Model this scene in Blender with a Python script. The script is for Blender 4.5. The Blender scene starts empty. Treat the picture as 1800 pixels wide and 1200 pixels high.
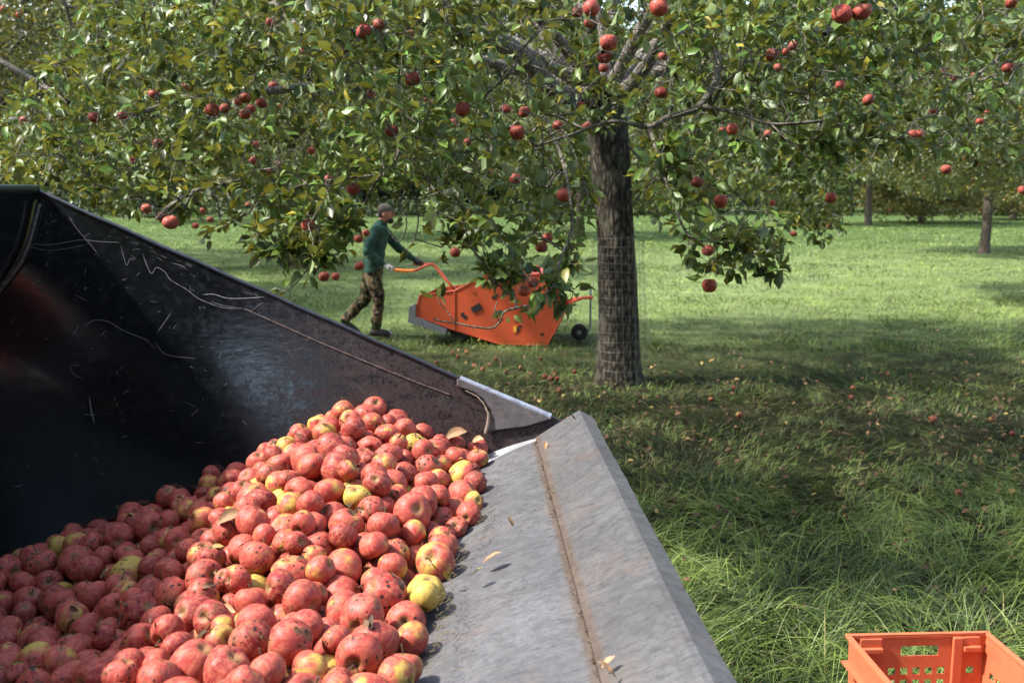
import bpy, bmesh, math, random
import numpy as np
from mathutils import Vector, Matrix, noise
R = math.radians
C = bpy.context.scene.collection
rng = np.random.default_rng(11)
random.seed(4)

# ------------------------------------------------------------ camera, sky, sun
F = 1750.0; H = 1.95; TH = math.atan((600 - 333) / F)
cT, sT = math.cos(TH), math.sin(TH)
def D(u, v):
    a = (u - 900) / F; b = (600 - v) / F
    return np.array([a, cT + b * sT, -sT + b * cT])
def P(u, v, Y):
    d = D(u, v); return np.array([0, 0, H]) + d * Y / d[1]
def PZ(u, v, z=0.0):
    d = D(u, v); return np.array([0, 0, H]) + d * (z - H) / d[2]
def PP(u, v, o, n):            # the ray through a plane (o, n)
    d = D(u, v); c = np.array([0, 0, H])
    return c + d * (np.dot(np.asarray(o) - c, n) / np.dot(d, n))
def proj(p):
    p = np.atleast_2d(p) - np.array([0, 0, H])
    y = p[:, 1] * cT - p[:, 2] * sT; z = p[:, 1] * sT + p[:, 2] * cT
    y = np.where(y < 1e-3, 1e-3, y)
    return 900 + F * p[:, 0] / y, 600 - F * z / y

cam = bpy.data.cameras.new('camera'); camo = bpy.data.objects.new('camera', cam); C.objects.link(camo)
camo.location = (0, 0, H); camo.rotation_euler = (R(90) - TH, 0, 0)
cam.sensor_width = 36; cam.lens = 35; cam.clip_end = 1000; cam.clip_start = 0.05
cam.dof.use_dof = True; cam.dof.focus_distance = 3.2; cam.dof.aperture_fstop = 5.2
bpy.context.scene.camera = camo
sc = bpy.context.scene
SUN_EL, SUN_AZ = R(49), R(-98)      # azimuth from +Y towards +X
sd = Vector((math.sin(SUN_AZ) * math.cos(SUN_EL), math.cos(SUN_AZ) * math.cos(SUN_EL), math.sin(SUN_EL)))
w = bpy.data.worlds.new('World'); sc.world = w; w.use_nodes = True
nt = w.node_tree; bg = nt.nodes['Background']
sky = nt.nodes.new('ShaderNodeTexSky'); sky.sky_type = 'NISHITA'; sky.sun_disc = False
sky.sun_elevation = SUN_EL; sky.sun_rotation = SUN_AZ; sky.air_density = 1.0; sky.dust_density = 1.2; sky.ozone_density = 1.0
wm = nt.nodes.new('ShaderNodeMix'); wm.data_type = 'RGBA'; wm.blend_type = 'MULTIPLY'; wm.inputs[0].default_value = 1; wm.inputs[7].default_value = (1, .93, .82, 1)
nt.links.new(sky.outputs[0], wm.inputs[6]); nt.links.new(wm.outputs[2], bg.inputs[0]); bg.inputs[1].default_value = 0.12
sl = bpy.data.lights.new('sun', 'SUN'); sl.energy = 2.3; sl.angle = R(2.5); sl.color = (1, 0.96, 0.90)
so = bpy.data.objects.new('sun', sl); C.objects.link(so); so.rotation_euler = sd.to_track_quat('Z', 'Y').to_euler()
sc.view_settings.view_transform = 'Standard'; sc.view_settings.look = 'None'
sc.view_settings.exposure = 2.32; sc.view_settings.gamma = 1
sc.cycles.max_bounces = 7; sc.cycles.diffuse_bounces = 3; sc.cycles.glossy_bounces = 3
sc.cycles.transmission_bounces = 4; sc.cycles.transparent_max_bounces = 6

# ------------------------------------------------------------ scene helpers
def tag(o, label=None, cat=None, group=None, kind=None):
    if label: o['label'] = label
    if cat: o['category'] = cat
    if group: o['group'] = group
    if kind: o['kind'] = kind
    return o
def empty(name, loc=(0, 0, 0), rz=0):
    o = bpy.data.objects.new(name, None); C.objects.link(o); o.location = loc; o.rotation_euler = (0, 0, rz)
    o.empty_display_size = 0.1
    return o
def mesh_np(name, V, faces, mat=None, parent=None, smooth=False, attrs=None, link=True):
    """V (n,3); faces: list of int arrays (k,3) or (k,4)"""
    me = bpy.data.meshes.new(name); V = np.asarray(V, np.float32)
    me.vertices.add(len(V)); me.vertices.foreach_set('co', V.ravel())
    faces = [np.asarray(f, np.int32) for f in faces if len(f)]
    li = np.concatenate([f.ravel() for f in faces])
    tot = np.concatenate([np.full(len(f), f.shape[1], np.int32) for f in faces])
    me.loops.add(len(li)); me.loops.foreach_set('vertex_index', li)
    me.polygons.add(len(tot)); st = np.zeros(len(tot), np.int32); st[1:] = np.cumsum(tot)[:-1]
    me.polygons.foreach_set('loop_start', st)
    me.polygons.foreach_set('use_smooth', np.full(len(tot), smooth))
    if attrs:
        for k, a in attrs.items():
            a = np.asarray(a, np.float32)
            if a.shape[1] == 4: at = me.attributes.new(k, 'FLOAT_COLOR', 'POINT'); at.data.foreach_set('color', a.ravel())
            else: at = me.attributes.new(k, 'FLOAT_VECTOR', 'POINT'); at.data.foreach_set('vector', a.ravel())
    me.update(calc_edges=True)
    if mat: me.materials.append(mat)
    if not link: return me
    o = bpy.data.objects.new(name, me); C.objects.link(o)
    if parent: o.parent = parent
    return o
class MB:
    """collects shapes into one mesh"""
    def __init__(s): s.v = []; s.q = []; s.t = []; s.n = 0
    def add(s, V, quads=(), tris=()):
        V = np.asarray(V, float).reshape(-1, 3)
        s.v.append(V)
        if len(quads): s.q.append(np.asarray(quads, int) + s.n)
        if len(tris): s.t.append(np.asarray(tris, int) + s.n)
        s.n += len(V)
    def box(s, lo, hi, M=None):
        x0, y0, z0 = lo; x1, y1, z1 = hi
        V = np.array([(x, y, z) for z in (z0, z1) for (x, y) in ((x0, y0), (x1, y0), (x1, y1), (x0, y1))], float)
        if M is not None: V = np.array([tuple(M @ Vector(p)) for p in V])
        s.add(V, [(3, 2, 1, 0), (4, 5, 6, 7), (0, 1, 5, 4), (1, 2, 6, 5), (2, 3, 7, 6), (3, 0, 4, 7)])
    def prism(s, poly, off, cap=True):
        """poly: ring of 3D points, swept by off"""
        A = np.asarray(poly, float); n = len(A); B = A + np.asarray(off, float)
        q = [(i, (i + 1) % n, n + (i + 1) % n, n + i) for i in range(n)]
        s.add(np.vstack([A, B]), q)
        if cap:
            c0 = A.mean(0); c1 = B.mean(0)
            s.add(np.vstack([A, [c0]]), tris=[((i + 1) % n, i, n) for i in range(n)])
            s.add(np.vstack([B, [c1]]), tris=[(i, (i + 1) % n, n) for i in range(n)])
    def tube(s, pts, rad, sides=8, cap=True, squash=None):
        pts = np.asarray(pts, float); n = len(pts)
        rad = np.broadcast_to(np.asarray(rad, float), (n,))
        T = np.gradient(pts, axis=0); T /= np.linalg.norm(T, axis=1)[:, None] + 1e-9
        up = np.array([0, 0, 1.0]) if abs(T[0][2]) < .9 else np.array([1.0, 0, 0])
        a = np.cross(T[0], up); a /= np.linalg.norm(a)
        rings = []
        ang = np.arange(sides) * 2 * np.pi / sides
        for i in range(n):
            a = a - T[i] * np.dot(a, T[i]); a /= np.linalg.norm(a) + 1e-9
            b = np.cross(T[i], a)
            rings.append(pts[i] + rad[i] * (np.cos(ang)[:, None] * a + np.sin(ang)[:, None] * b))
        V = np.vstack(rings); q = []
        for i in range(n - 1):
            for k in range(sides):
                q.append((i * sides + k, i * sides + (k + 1) % sides, (i + 1) * sides + (k + 1) % sides, (i + 1) * sides + k))
        s.add(V, q)
        if cap:
            for i, fl in ((0, 1), (n - 1, 0)):
                rg = np.vstack([rings[i], [pts[i]]])
                s.add(rg, tris=[((k + 1) % sides, k, sides) if fl else (k, (k + 1) % sides, sides) for k in range(sides)])
    def grid(s, G):
        G = np.asarray(G, float); a, b = G.shape[:2]
        q = [(i * b + j, i * b + j + 1, (i + 1) * b + j + 1, (i + 1) * b + j) for i in range(a - 1) for j in range(b - 1)]
        s.add(G.reshape(-1, 3), q)
    def build(s, name, mat, parent=None, smooth=False, bevel=0, origin=None):
        V = np.vstack(s.v)
        if origin is not None: V = V - np.asarray(origin, float)
        o = mesh_np(name, V, [np.vstack(x) for x in (s.q, s.t) if x], mat, parent, smooth)
        if bevel:
            bm = bmesh.new(); bm.from_mesh(o.data); bmesh.ops.remove_doubles(bm, verts=bm.verts, dist=1e-5)
            bm.to_mesh(o.data); bm.free()
            m = o.modifiers.new('bevel', 'BEVEL'); m.width = bevel; m.segments = 2; m.limit_method = 'ANGLE'; m.angle_limit = R(35)
        return o
def catmull(pts, n=6):
    pts = np.asarray(pts, float); out = []
    Q = np.vstack([2 * pts[0] - pts[1], pts, 2 * pts[-1] - pts[-2]])
    for i in range(1, len(Q) - 2):
        p0, p1, p2, p3 = Q[i - 1:i + 3]
        for t in np.linspace(0, 1, n, endpoint=False):
            out.append(.5 * (2 * p1 + (p2 - p0) * t + (2 * p0 - 5 * p1 + 4 * p2 - p3) * t * t + (3 * p1 - p0 - 3 * p2 + p3) * t ** 3))
    out.append(pts[-1]); return np.array(out)

# ------------------------------------------------------------ materials
class NT:
    def __init__(s, name):
        s.m = bpy.data.materials.new(name); s.m.use_nodes = True; s.t = s.m.node_tree
        s.b = s.t.nodes['Principled BSDF']; s.out = s.t.nodes['Material Output']
    def n(s, typ, **kw):
        nd = s.t.nodes.new('ShaderNode' + typ)
        for k, v in kw.items(): setattr(nd, k, v)
        return nd
    def l(s, a, b): s.t.links.new(a, b)
    def put(s, sock, v):
        if isinstance(v, bpy.types.NodeSocket): s.l(v, sock)
        elif isinstance(v, (tuple, list)) and len(v) == 3 and sock.type == 'RGBA': sock.default_value = (*v, 1)
        else: sock.default_value = v
    def math(s, op, a, b=None, c=None, clamp=False):
        nd = s.n('Math', operation=op); nd.use_clamp = clamp
        s.put(nd.inputs[0], a)
        if b is not None: s.put(nd.inputs[1], b)
        if c is not None: s.put(nd.inputs[2], c)
        return nd.outputs[0]
    def mix(s, f, a, b, mode='MIX'):
        nd = s.n('Mix', data_type='RGBA', blend_type=mode)
        s.put(nd.inputs[0], f); s.put(nd.inputs[6], a); s.put(nd.inputs[7], b); return nd.outputs[2]
    def noise(s, vec=None, scale=5, detail=4, rough=.55, dist=0, out=0):
        nd = s.n('TexNoise'); s.put(nd.inputs['Scale'], scale); nd.inputs['Detail'].default_value = detail
        nd.inputs['Roughness'].default_value = rough; nd.inputs['Distortion'].default_value = dist
        if vec is not None: s.l(vec, nd.inputs['Vector'])
        return nd.outputs[out]
    def vor(s, vec=None, scale=5, feature='F1', rnd=1):
        nd = s.n('TexVoronoi', feature=feature); nd.inputs['Scale'].default_value = scale; nd.inputs['Randomness'].default_value = rnd
        if vec is not None: s.l(vec, nd.inputs['Vector'])
        return nd.outputs['Distance']
    def ramp(s, f, a, b, lo=0., hi=1.):
        nd = s.n('MapRange'); nd.interpolation_type = 'SMOOTHSTEP'
        s.put(nd.inputs[0], f); nd.inputs[1].default_value = a; nd.inputs[2].default_value = b
        nd.inputs[3].default_value = lo; nd.inputs[4].default_value = hi; return nd.outputs[0]
    def obj(s): return s.n('TexCoord').outputs['Object']
    def map(s, vec, scale=(1, 1, 1), rot=(0, 0, 0), loc=(0, 0, 0)):
        nd = s.n('Mapping'); s.l(vec, nd.inputs[0]); nd.inputs['Scale'].default_value = scale
        nd.inputs['Rotation'].default_value = rot; nd.inputs['Location'].default_value = loc; return nd.outputs[0]
    def bump(s, h, strength=.3, dist=.01):
        nd = s.n('Bump'); nd.inputs['Strength'].default_value = strength; nd.inputs['Distance'].default_value = dist
        s.l(h, nd.inputs['Height']); s.l(nd.outputs[0], s.b.inputs['Normal']); return nd
    def set(s, col=None, rough=None, metal=None, spec=None):
        if col is not None: s.put(s.b.inputs['Base Color'], col)
        if rough is not None: s.put(s.b.inputs['Roughness'], rough)
        if metal is not None: s.put(s.b.inputs['Metallic'], metal)
        if spec is not None: s.put(s.b.inputs['Specular IOR Level'], spec)
        return s.m

def m_plain(name, col, rough=.6, metal=0, var=.25, scale=12, bump=0):
    t = NT(name); nz = t.noise(t.obj(), scale, 6)
    c = t.mix(nz, tuple(x * (1 - var) for x in col), tuple(min(1, x * (1 + var)) for x in col))
    if bump: t.bump(nz, bump, .01)
    return t.set(c, rough, metal)

def m_leaf(name, dark, light, yellow, under, trans=.35):
    t = NT(name); a = t.n('Attribute', attribute_name='tint'); s = t.n('SeparateColor'); t.l(a.outputs['Color'], s.inputs[0])
    c = t.mix(s.outputs[0], dark, light); c = t.mix(s.outputs[1], c, yellow)
    geo = t.n('NewGeometry'); c2 = t.mix(t.math('MULTIPLY', geo.outputs['Backfacing'], .75), c, under)
    t.set(c2, .42, 0, .34)
    tr = t.n('BsdfTranslucent'); t.l(t.mix(.5, c, yellow), tr.inputs[0])
    mx = t.n('MixShader'); mx.inputs[0].default_value = trans
    t.l(t.b.outputs[0], mx.inputs[1]); t.l(tr.outputs[0], mx.inputs[2]); t.l(mx.outputs[0], t.out.inputs[0])
    return t.m
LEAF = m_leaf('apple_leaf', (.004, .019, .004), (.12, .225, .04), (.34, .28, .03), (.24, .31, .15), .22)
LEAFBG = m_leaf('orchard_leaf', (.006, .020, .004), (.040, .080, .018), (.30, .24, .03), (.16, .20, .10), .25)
LEAFRED = m_leaf('autumn_leaf', (.04, .065, .015), (.13, .16, .04), (.30, .21, .04), (.25, .25, .10), .3)
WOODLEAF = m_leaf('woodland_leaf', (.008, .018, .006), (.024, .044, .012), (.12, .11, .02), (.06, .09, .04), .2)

def m_bark(name, c0, c1, lich=.5, sc_=1.):
    t = NT(name); o = t.obj(); m = t.map(o, (9 * sc_, 9 * sc_, 3.4 * sc_))
    v = t.vor(m, 2.2, 'DISTANCE_TO_EDGE'); n1 = t.noise(m, 3, 8, .65); n2 = t.noise(o, 3.5, 5)
    h = t.math('ADD', t.math('MULTIPLY', v, 1.2), t.math('MULTIPLY', n1, .9))
    c = t.mix(t.ramp(h, .35, 1.15), c0, c1)
    c = t.mix(t.ramp(n2, .52, .72, 0, lich), c, (.16, .17, .10))
    t.bump(h, .9, .02)
    return t.set(c, .9, 0, .2)
BARK = m_bark('apple_bark', (.010, .008, .006), (.13, .11, .08), .45)
LIMB = m_bark('limb_bark', (.08, .07, .06), (.40, .36, .30), .5, 1.5)
TWIG = m_bark('twig_bark', (.13, .115, .09), (.40, .37, .31), .6, 4)
BARKBG = m_bark('far_bark', (.05, .04, .03), (.17, .14, .11), .3)

def m_apple(name, attr=False):
    t = NT(name)
    if attr:
        vec = t.n('Attribute', attribute_name='lp').outputs['Vector']; ca = t.n('Attribute', attribute_name='acol')
        col, al = ca.outputs['Color'], ca.outputs['Alpha']
    else:
        vec = t.obj(); oi = t.n('ObjectInfo'); col, al = oi.outputs['Color'], oi.outputs['Alpha']
    s = t.n('SeparateColor'); t.l(col, s.inputs[0]); red, dk, scab = s.outputs[0], s.outputs[1], s.outputs[2]
    x = t.n('SeparateXYZ'); t.l(vec, x.inputs[0])
    ang = t.math('ARCTAN2', x.outputs[1], x.outputs[0]); seed = t.math('MULTIPLY', al, 97.)
    cb = t.n('CombineXYZ'); t.l(t.math('MULTIPLY', t.math('COSINE', ang), 3.), cb.inputs[0])
    t.l(t.math('ADD', t.math('MULTIPLY', t.math('SINE', ang), 3.), seed), cb.inputs[1]); t.l(t.math('MULTIPLY', x.outputs[2], .5), cb.inputs[2])
    streak = t.noise(cb.outputs[0], 3.2, 7, .7)
    va = t.n('VectorMath', operation='ADD'); t.l(vec, va.inputs[0]); c3 = t.n('CombineXYZ')
    for i in range(3): t.l(seed, c3.inputs[i])
    t.l(c3.outputs[0], va.inputs[1]); sv = va.outputs[0]
    big = t.noise(sv, .9, 2); mid = t.noise(sv, 4, 5)
    m = t.math('ADD', red, t.math('MULTIPLY', t.math('SUBTRACT', big, .5), 1.9))
    m = t.math('ADD', m, t.math('MULTIPLY', t.math('SUBTRACT', streak, .5), .75))
    m = t.ramp(m, .22, .62)
    yel = t.mix(mid, (.42, .27, .045), (.52, .36, .09))
    rd = t.mix(dk, (.40, .060, .048), (.17, .016, .019))
    rd = t.mix(t.ramp(t.math('ADD', t.math('MULTIPLY', streak, .5), t.math('MULTIPLY', mid, .5)), .44, .60, 0, .6), rd, (.54, .17, .095))
    c = t.mix(m, yel, rd)
    pole = t.ramp(t.math('ABSOLUTE', x.outputs[2]), .55, .82)      # russet in the cavities
    rad2 = t.math('ADD', t.math('POWER', x.outputs[0], 2.), t.math('POWER', x.outputs[1], 2.))
    cav = t.ramp(rad2, .02, .16, 1, 0)
    c = t.mix(t.math('MULTIPLY', cav, .7), c, (.22, .15, .06))
    dots = t.ramp(t.vor(sv, 11), .06, .12, .6, 0)
    c = t.mix(t.math('MULTIPLY', dots, .6), c, (.60, .40, .24))
    br = t.ramp(t.noise(sv, 1.7, 5, .65), .53, .62)
    c = t.mix(t.math('MULTIPLY', br, t.math('MULTIPLY', scab, .95)), c, (.16, .075, .04))
    sp = t.math('ADD', t.vor(sv, 3.1), t.math('MULTIPLY', t.math('SUBTRACT', mid, .5), .35))
    th = t.math('MULTIPLY', scab, .31); sm = t.math('LESS_THAN', sp, th)
    gate = t.ramp(t.noise(sv, 1.3, 1), .42, .48)
    c = t.mix(t.math('MULTIPLY', t.math('MULTIPLY', sm, gate), .93), c, (.022, .014, .010))
    dirt = t.ramp(t.noise(sv, 7, 8, .75), .54, .68, 0, .6)
    c = t.mix(dirt, c, (.13, .075, .04))
    t.bump(t.math('ADD', mid, t.math('MULTIPLY', dirt, .6)), .10, .02)
    t.b.inputs['Subsurface Weight'].default_value = 0
    return t.set(c, t.ramp(mid, .3, .7, .40, .62), 0, .24)
APPLE = m_apple('apple_skin'); APPLES = m_apple('apple_skin_heap', True)
STEM = m_plain('apple_stem', (.09, .06, .035), .8)

# grass
def m_grass(name):
    t = NT(name); a = t.n('Attribute', attribute_name='tint'); s = t.n('SeparateColor'); t.l(a.outputs['Color'], s.inputs[0])
    c = t.mix(s.outputs[0], (.010, .034, .004), (.205, .30, .058)); c = t.mix(s.outputs[1], c, (.27, .22, .09))
    t.set(c, .5, 0, .35)
    tr = t.n('BsdfTranslucent'); t.l(c, tr.inputs[0]); mx = t.n('MixShader'); mx.inputs[0].default_value = .18
    t.l(t.b.outputs[0], mx.inputs[1]); t.l(tr.outputs[0], mx.inputs[2]); t.l(mx.outputs[0], t.out.inputs[0]); return t.m
GRASS = m_grass('grass_blade')
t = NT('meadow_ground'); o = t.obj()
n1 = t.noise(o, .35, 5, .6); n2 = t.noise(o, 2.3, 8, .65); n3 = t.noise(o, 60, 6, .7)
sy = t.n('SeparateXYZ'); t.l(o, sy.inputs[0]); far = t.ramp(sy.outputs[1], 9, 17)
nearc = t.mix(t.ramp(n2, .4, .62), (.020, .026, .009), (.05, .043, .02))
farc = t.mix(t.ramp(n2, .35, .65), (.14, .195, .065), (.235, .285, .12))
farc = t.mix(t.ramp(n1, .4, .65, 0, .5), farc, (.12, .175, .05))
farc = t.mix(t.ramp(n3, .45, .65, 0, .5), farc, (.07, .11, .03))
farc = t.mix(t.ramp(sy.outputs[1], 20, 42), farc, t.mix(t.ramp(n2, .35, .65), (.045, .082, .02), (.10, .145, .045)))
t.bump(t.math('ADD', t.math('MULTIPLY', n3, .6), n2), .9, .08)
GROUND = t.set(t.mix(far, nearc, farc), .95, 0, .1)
def m_litter():
    t = NT('fallen_leaf'); a = t.n('Attribute', attribute_name='tint'); s = t.n('SeparateColor'); t.l(a.outputs['Color'], s.inputs[0])
    c = t.mix(s.outputs[0], (.04, .022, .013), (.19, .105, .05)); c = t.mix(s.outputs[1], c, (.36, .25, .08)); return t.set(c, .7, 0, .3)
LITTER = m_litter()

# ------------------------------------------------------------ ground
def gz(x, y): return 0.0
ys = np.concatenate([np.linspace(-40, 2, 20), np.linspace(2.2, 16, 70), np.linspace(17, 60, 60), np.linspace(64, 400, 30)])
xs = np.concatenate([np.linspace(-300, -22, 20), np.linspace(-20, 22, 120), np.linspace(24, 300, 20)])
X, Y = np.meshgrid(xs, ys)
Z = .012 * np.sin(X * 2.1 + .7 * Y) * np.sin(Y * 1.7 - .4 * X) + .02 * np.sin(X * .5) * np.cos(Y * .43) - .02
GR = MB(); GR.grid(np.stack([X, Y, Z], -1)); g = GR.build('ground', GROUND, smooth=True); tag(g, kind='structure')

# ------------------------------------------------------------ loader bucket
WL = math.tan(R(14))
def bp(x, z, s): return (x + .042 * s, 3.5 - s, z)          # x across at the far end, s along the lip towards the viewer
def s0(z): return -WL * (z - 1.157)
def s1(z): return 3.0 + WL * (z - 1.157)
WO = np.array([0, 3.5, 1.157]); WN = np.array([0, 1, -WL])
def xo_socket(t):
    o = t.obj(); s = t.n('SeparateXYZ'); t.l(o, s.inputs[0])
    return t.math('ADD', s.outputs[0], t.math('SUBTRACT', t.math('MULTIPLY', s.outputs[1], .042), .147)), s, o
def m_steel(name, base, seam=True, warm=.5, metal=.35):
    t = NT(name); xo, s, o = xo_socket(t)
    st = t.noise(t.map(o, (5, 34, 5), (0, 0, R(24))), 4, 9, .72); blot = t.noise(o, 3.2, 6, .6); fine = t.noise(o, 55, 7, .75)
    c = t.mix(t.ramp(blot, .35, .65), tuple(v * .82 for v in base), tuple(v * 1.12 for v in base))
    c = t.mix(t.ramp(st, .50, .64, 0, .72), c, tuple(v * .33 for v in base))
    st2 = t.noise(t.map(o, (3, 60, 3), (0, 0, R(31))), 5, 6, .7); c = t.mix(t.ramp(st2, .64, .69, 0, .8), c, (.045, .04, .04))
    c = t.mix(t.ramp(t.noise(o, 26, 9, .8), .42, .62, 0, .55), c, tuple(v * .5 for v in base))
    c = t.mix(t.ramp(fine, .58, .70, 0, .75), c, (.05, .045, .045))
    c = t.mix(t.ramp(t.noise(o, 7, 5), .56, .68, 0, .45 * warm), c, (.15, .10, .075))
    c = t.mix(t.ramp(t.noise(o, 17, 8, .7), .52, .70, 0, .5), c, tuple(v * .45 for v in base))
    sp = t.math('LESS_THAN', t.vor(o, 60), .10)
    c = t.mix(t.math('MULTIPLY', sp, t.ramp(blot, .45, .6, 0, .8)), c, (.02, .018, .016))
    if seam:
        wob = t.math('MULTIPLY', t.math('SUBTRACT', t.noise(o, 14, 5), .5), .016)
        dd = t.math('ABSOLUTE', t.math('ADD', t.math('SUBTRACT', xo, .083), wob))
        crust = t.mix(fine, (.03, .02, .014), (.15, .105, .075))
        c = t.mix(t.ramp(dd, .007, .022, .9, 0), c, crust)
        d2 = t.math('ABSOLUTE', t.math('SUBTRACT', xo, .10))
        c = t.mix(t.math('MULTIPLY', t.ramp(d2, .0, .075, .55, 0), t.ramp(blot, .4, .6)), c, (.12, .098, .082))
    t.bump(t.math('ADD', fine, t.math('MULTIPLY', st, 1.5)), .25, .004)
    return t.set(c, t.ramp(fine, .3, .7, .42, .68), metal, .5)
STEEL = m_steel('worn_steel', (.135, .133, .137))
CLEAN_SUNLIT = m_steel('bare_steel_sunlit', (.40, .40, .42), False, .2)  # clean bare plate, its colour lightened further so the corner triangle looks sunlit
BLADE = m_steel('blade_steel', (.115, .112, .113))
CUT = m_steel('cutter_steel', (.12, .105, .105), False, .6, .2)
RIM = m_steel('rim_steel', (.42, .45, .53), False, .1, .6)
# black paint, glossy, dusty and rubbed towards the mouth of the bucket
t = NT('black_paint'); xo, s, o = xo_socket(t)
f1 = t.noise(o, 30, 8, .75); f2 = t.noise(t.map(o, (3, 3, 9), (0, R(25), 0)), 3, 6, .6); f3 = t.noise(o, 90, 6, .7)
dust = t.math('MULTIPLY', t.ramp(xo, -1.15, -.3), t.ramp(f3, .32, .62, .25, 1))
dust = t.math('MULTIPLY', dust, t.ramp(f2, .25, .65, .45, 1))
c = t.mix(f2, (.002, .0025, .003), (.006, .007, .009)); c = t.mix(t.math('MULTIPLY', dust, .85), c, (.050, .026, .023))
c = t.mix(t.ramp(f1, .68, .72, 0, .12), c, (.04, .04, .045))
scr = t.noise(t.map(o, (2, 2, 60), (0, R(40), 0)), 5, 3, .5)
c = t.mix(t.ramp(scr, .70, .73, 0, .35), c, (.14, .14, .15))
t.bump(t.math('ADD', f2, t.math('MULTIPLY', f3, .15)), .07, .01)
t.b.inputs['IOR'].default_value = 2.2
PAINT = t.set(c, t.math('ADD', t.ramp(f1, .4, .7, .06, .22), t.math('MULTIPLY', dust, .5)), 0, t.math('MULTIPLY', t.math('SUBTRACT', 1, dust), .6))
t = NT('rubbed_paint'); o = t.obj(); f = t.noise(t.map(o, (6, 6, 30), (0, R(24), 0)), 6, 8, .75); f4 = t.noise(o, 45, 6, .7)
c = t.mix(t.ramp(f, .5, .62), (.012, .013, .016), (.10, .085, .085)); c = t.mix(t.ramp(f4, .58, .64, 0, .8), c, (.012, .01, .01))
RUB = t.set(c, .4, 0, .5)
RIMD = m_plain('rubbed_rim', (.05, .055, .07), .3, .5, .7, 40)
GREENPAINT = m_plain('dark_green_paint', (.012, .020, .019), .33, 0, .5, 30, .2)
SCR = m_plain('bare_scratch', (.22, .21, .22), .5, .2, .5, 60)
WELD = m_plain('rusty_weld', (.10, .062, .052), .8, 0, .6, 120, .6)
OLIVE = m_plain('brown_dirt', (.20, .15, .11), .95, 0, .6, 50, .5)

prof = catmull([(.08, 1.067), (-.07, 1.02), (-.5, .84), (-.95, .6), (-1.3, .42), (-1.7, .39), (-1.98, .55), (-2.08, .95), (-2.0, 1.4), (-1.80, 1.69), (-1.73, 1.95)], 5)
bucket = empty('loader_bucket', (-.8, 2, .4))
tag(bucket, 'big black and grey steel loader bucket heaped with apples, in the foreground', 'loader bucket')
def part(mb, name, mat, parent, **k):
    o = mb.build(name, mat, None, **k); o.parent = parent
    o.matrix_parent_inverse = Matrix.Translation(-parent.location); return o
def sheet(pr, sa, sb, n, th, wav=0.0):
    """a swept plate with real thickness; pr (x,z) list, sa/sb functions of (x,z)"""
    pr = np.asarray(pr); T = np.gradient(pr, axis=0); T /= np.linalg.norm(T, axis=1)[:, None]
    N = np.stack([T[:, 1], -T[:, 0]], 1)
    if N[0][1] > 0: N = -N                         # points below the plate
    m = MB(); G = np.zeros((len(pr), n, 3)); G2 = np.zeros_like(G)
    for i, (x, z) in enumerate(pr):
        for j, s in enumerate(np.linspace(sa(x, z), sb(x, z), n)):
            dz = wav * math.sin(s * 5.3 + x * 7) * math.sin(s * 2.1 - x * 3)
            G[i, j] = bp(x, z + dz, s); G2[i, j] = bp(x + N[i, 0] * th, z + dz + N[i, 1] * th, s)
    m.grid(G[::-1]); m.grid(G2)
    for a, b in ((G[0], G2[0]), (G2[-1], G[-1]), (G[:, -1], G2[:, -1]), (G2[:, 0], G[:, 0])): m.grid(np.stack([a, b]))
    return m
fl = [(.205, 1.135), (.15, 1.105)] + [tuple(p) for p in prof[:18]]
part(sheet(fl, lambda x, z: s0(z) - .004, lambda x, z: s1(z) + .004, 30, .012), 'floor_plate', CLEAN_SUNLIT, bucket, smooth=False)
part(sheet([tuple(p) for p in prof[17:]], lambda x, z: s0(z) - .03, lambda x, z: s1(z) + .004, 12, .012), 'back_plate', PAINT, bucket, smooth=True)
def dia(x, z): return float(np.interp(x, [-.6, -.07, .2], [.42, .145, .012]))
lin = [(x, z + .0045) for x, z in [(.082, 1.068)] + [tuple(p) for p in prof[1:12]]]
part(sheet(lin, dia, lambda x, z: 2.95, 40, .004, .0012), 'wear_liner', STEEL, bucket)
# cutting edge: thick blade with a bevel on its outer side
sec = np.array([(.083, 1.0815), (.155, 1.1205), (.229, 1.159), (.243, 1.1625), (.288, 1.145), (.284, 1.121), (.235, 1.128), (.083, 1.052)])
m = MB(); ns = 40; Gb = np.zeros((len(sec) + 1, ns, 3))
for i in range(len(sec) + 1):
    x, z = sec[i % len(sec)]
    a = {0: .062, 1: .03, 2: .0, 3: -.018, 4: .004, 5: .004}.get(i % len(sec), .03)
    for j, s in enumerate(np.linspace(a, 3.02, ns)):
        nk = .0012 * math.sin(s * 37 + i) + .0012 * math.sin(s * 91)
        Gb[i, j] = bp(x + (nk if i in (4, 5) else 0), z + .0008 * math.sin(s * 23), s)
m.grid(Gb)
for e in (0, -1):
    r = Gb[:-1, e]; cc = r.mean(0); m.add(np.vstack([r, [cc]]), tris=[((k + 1) % 8, k, 8) for k in range(8)])
part(m, 'cutting_edge', BLADE, bucket)
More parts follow.
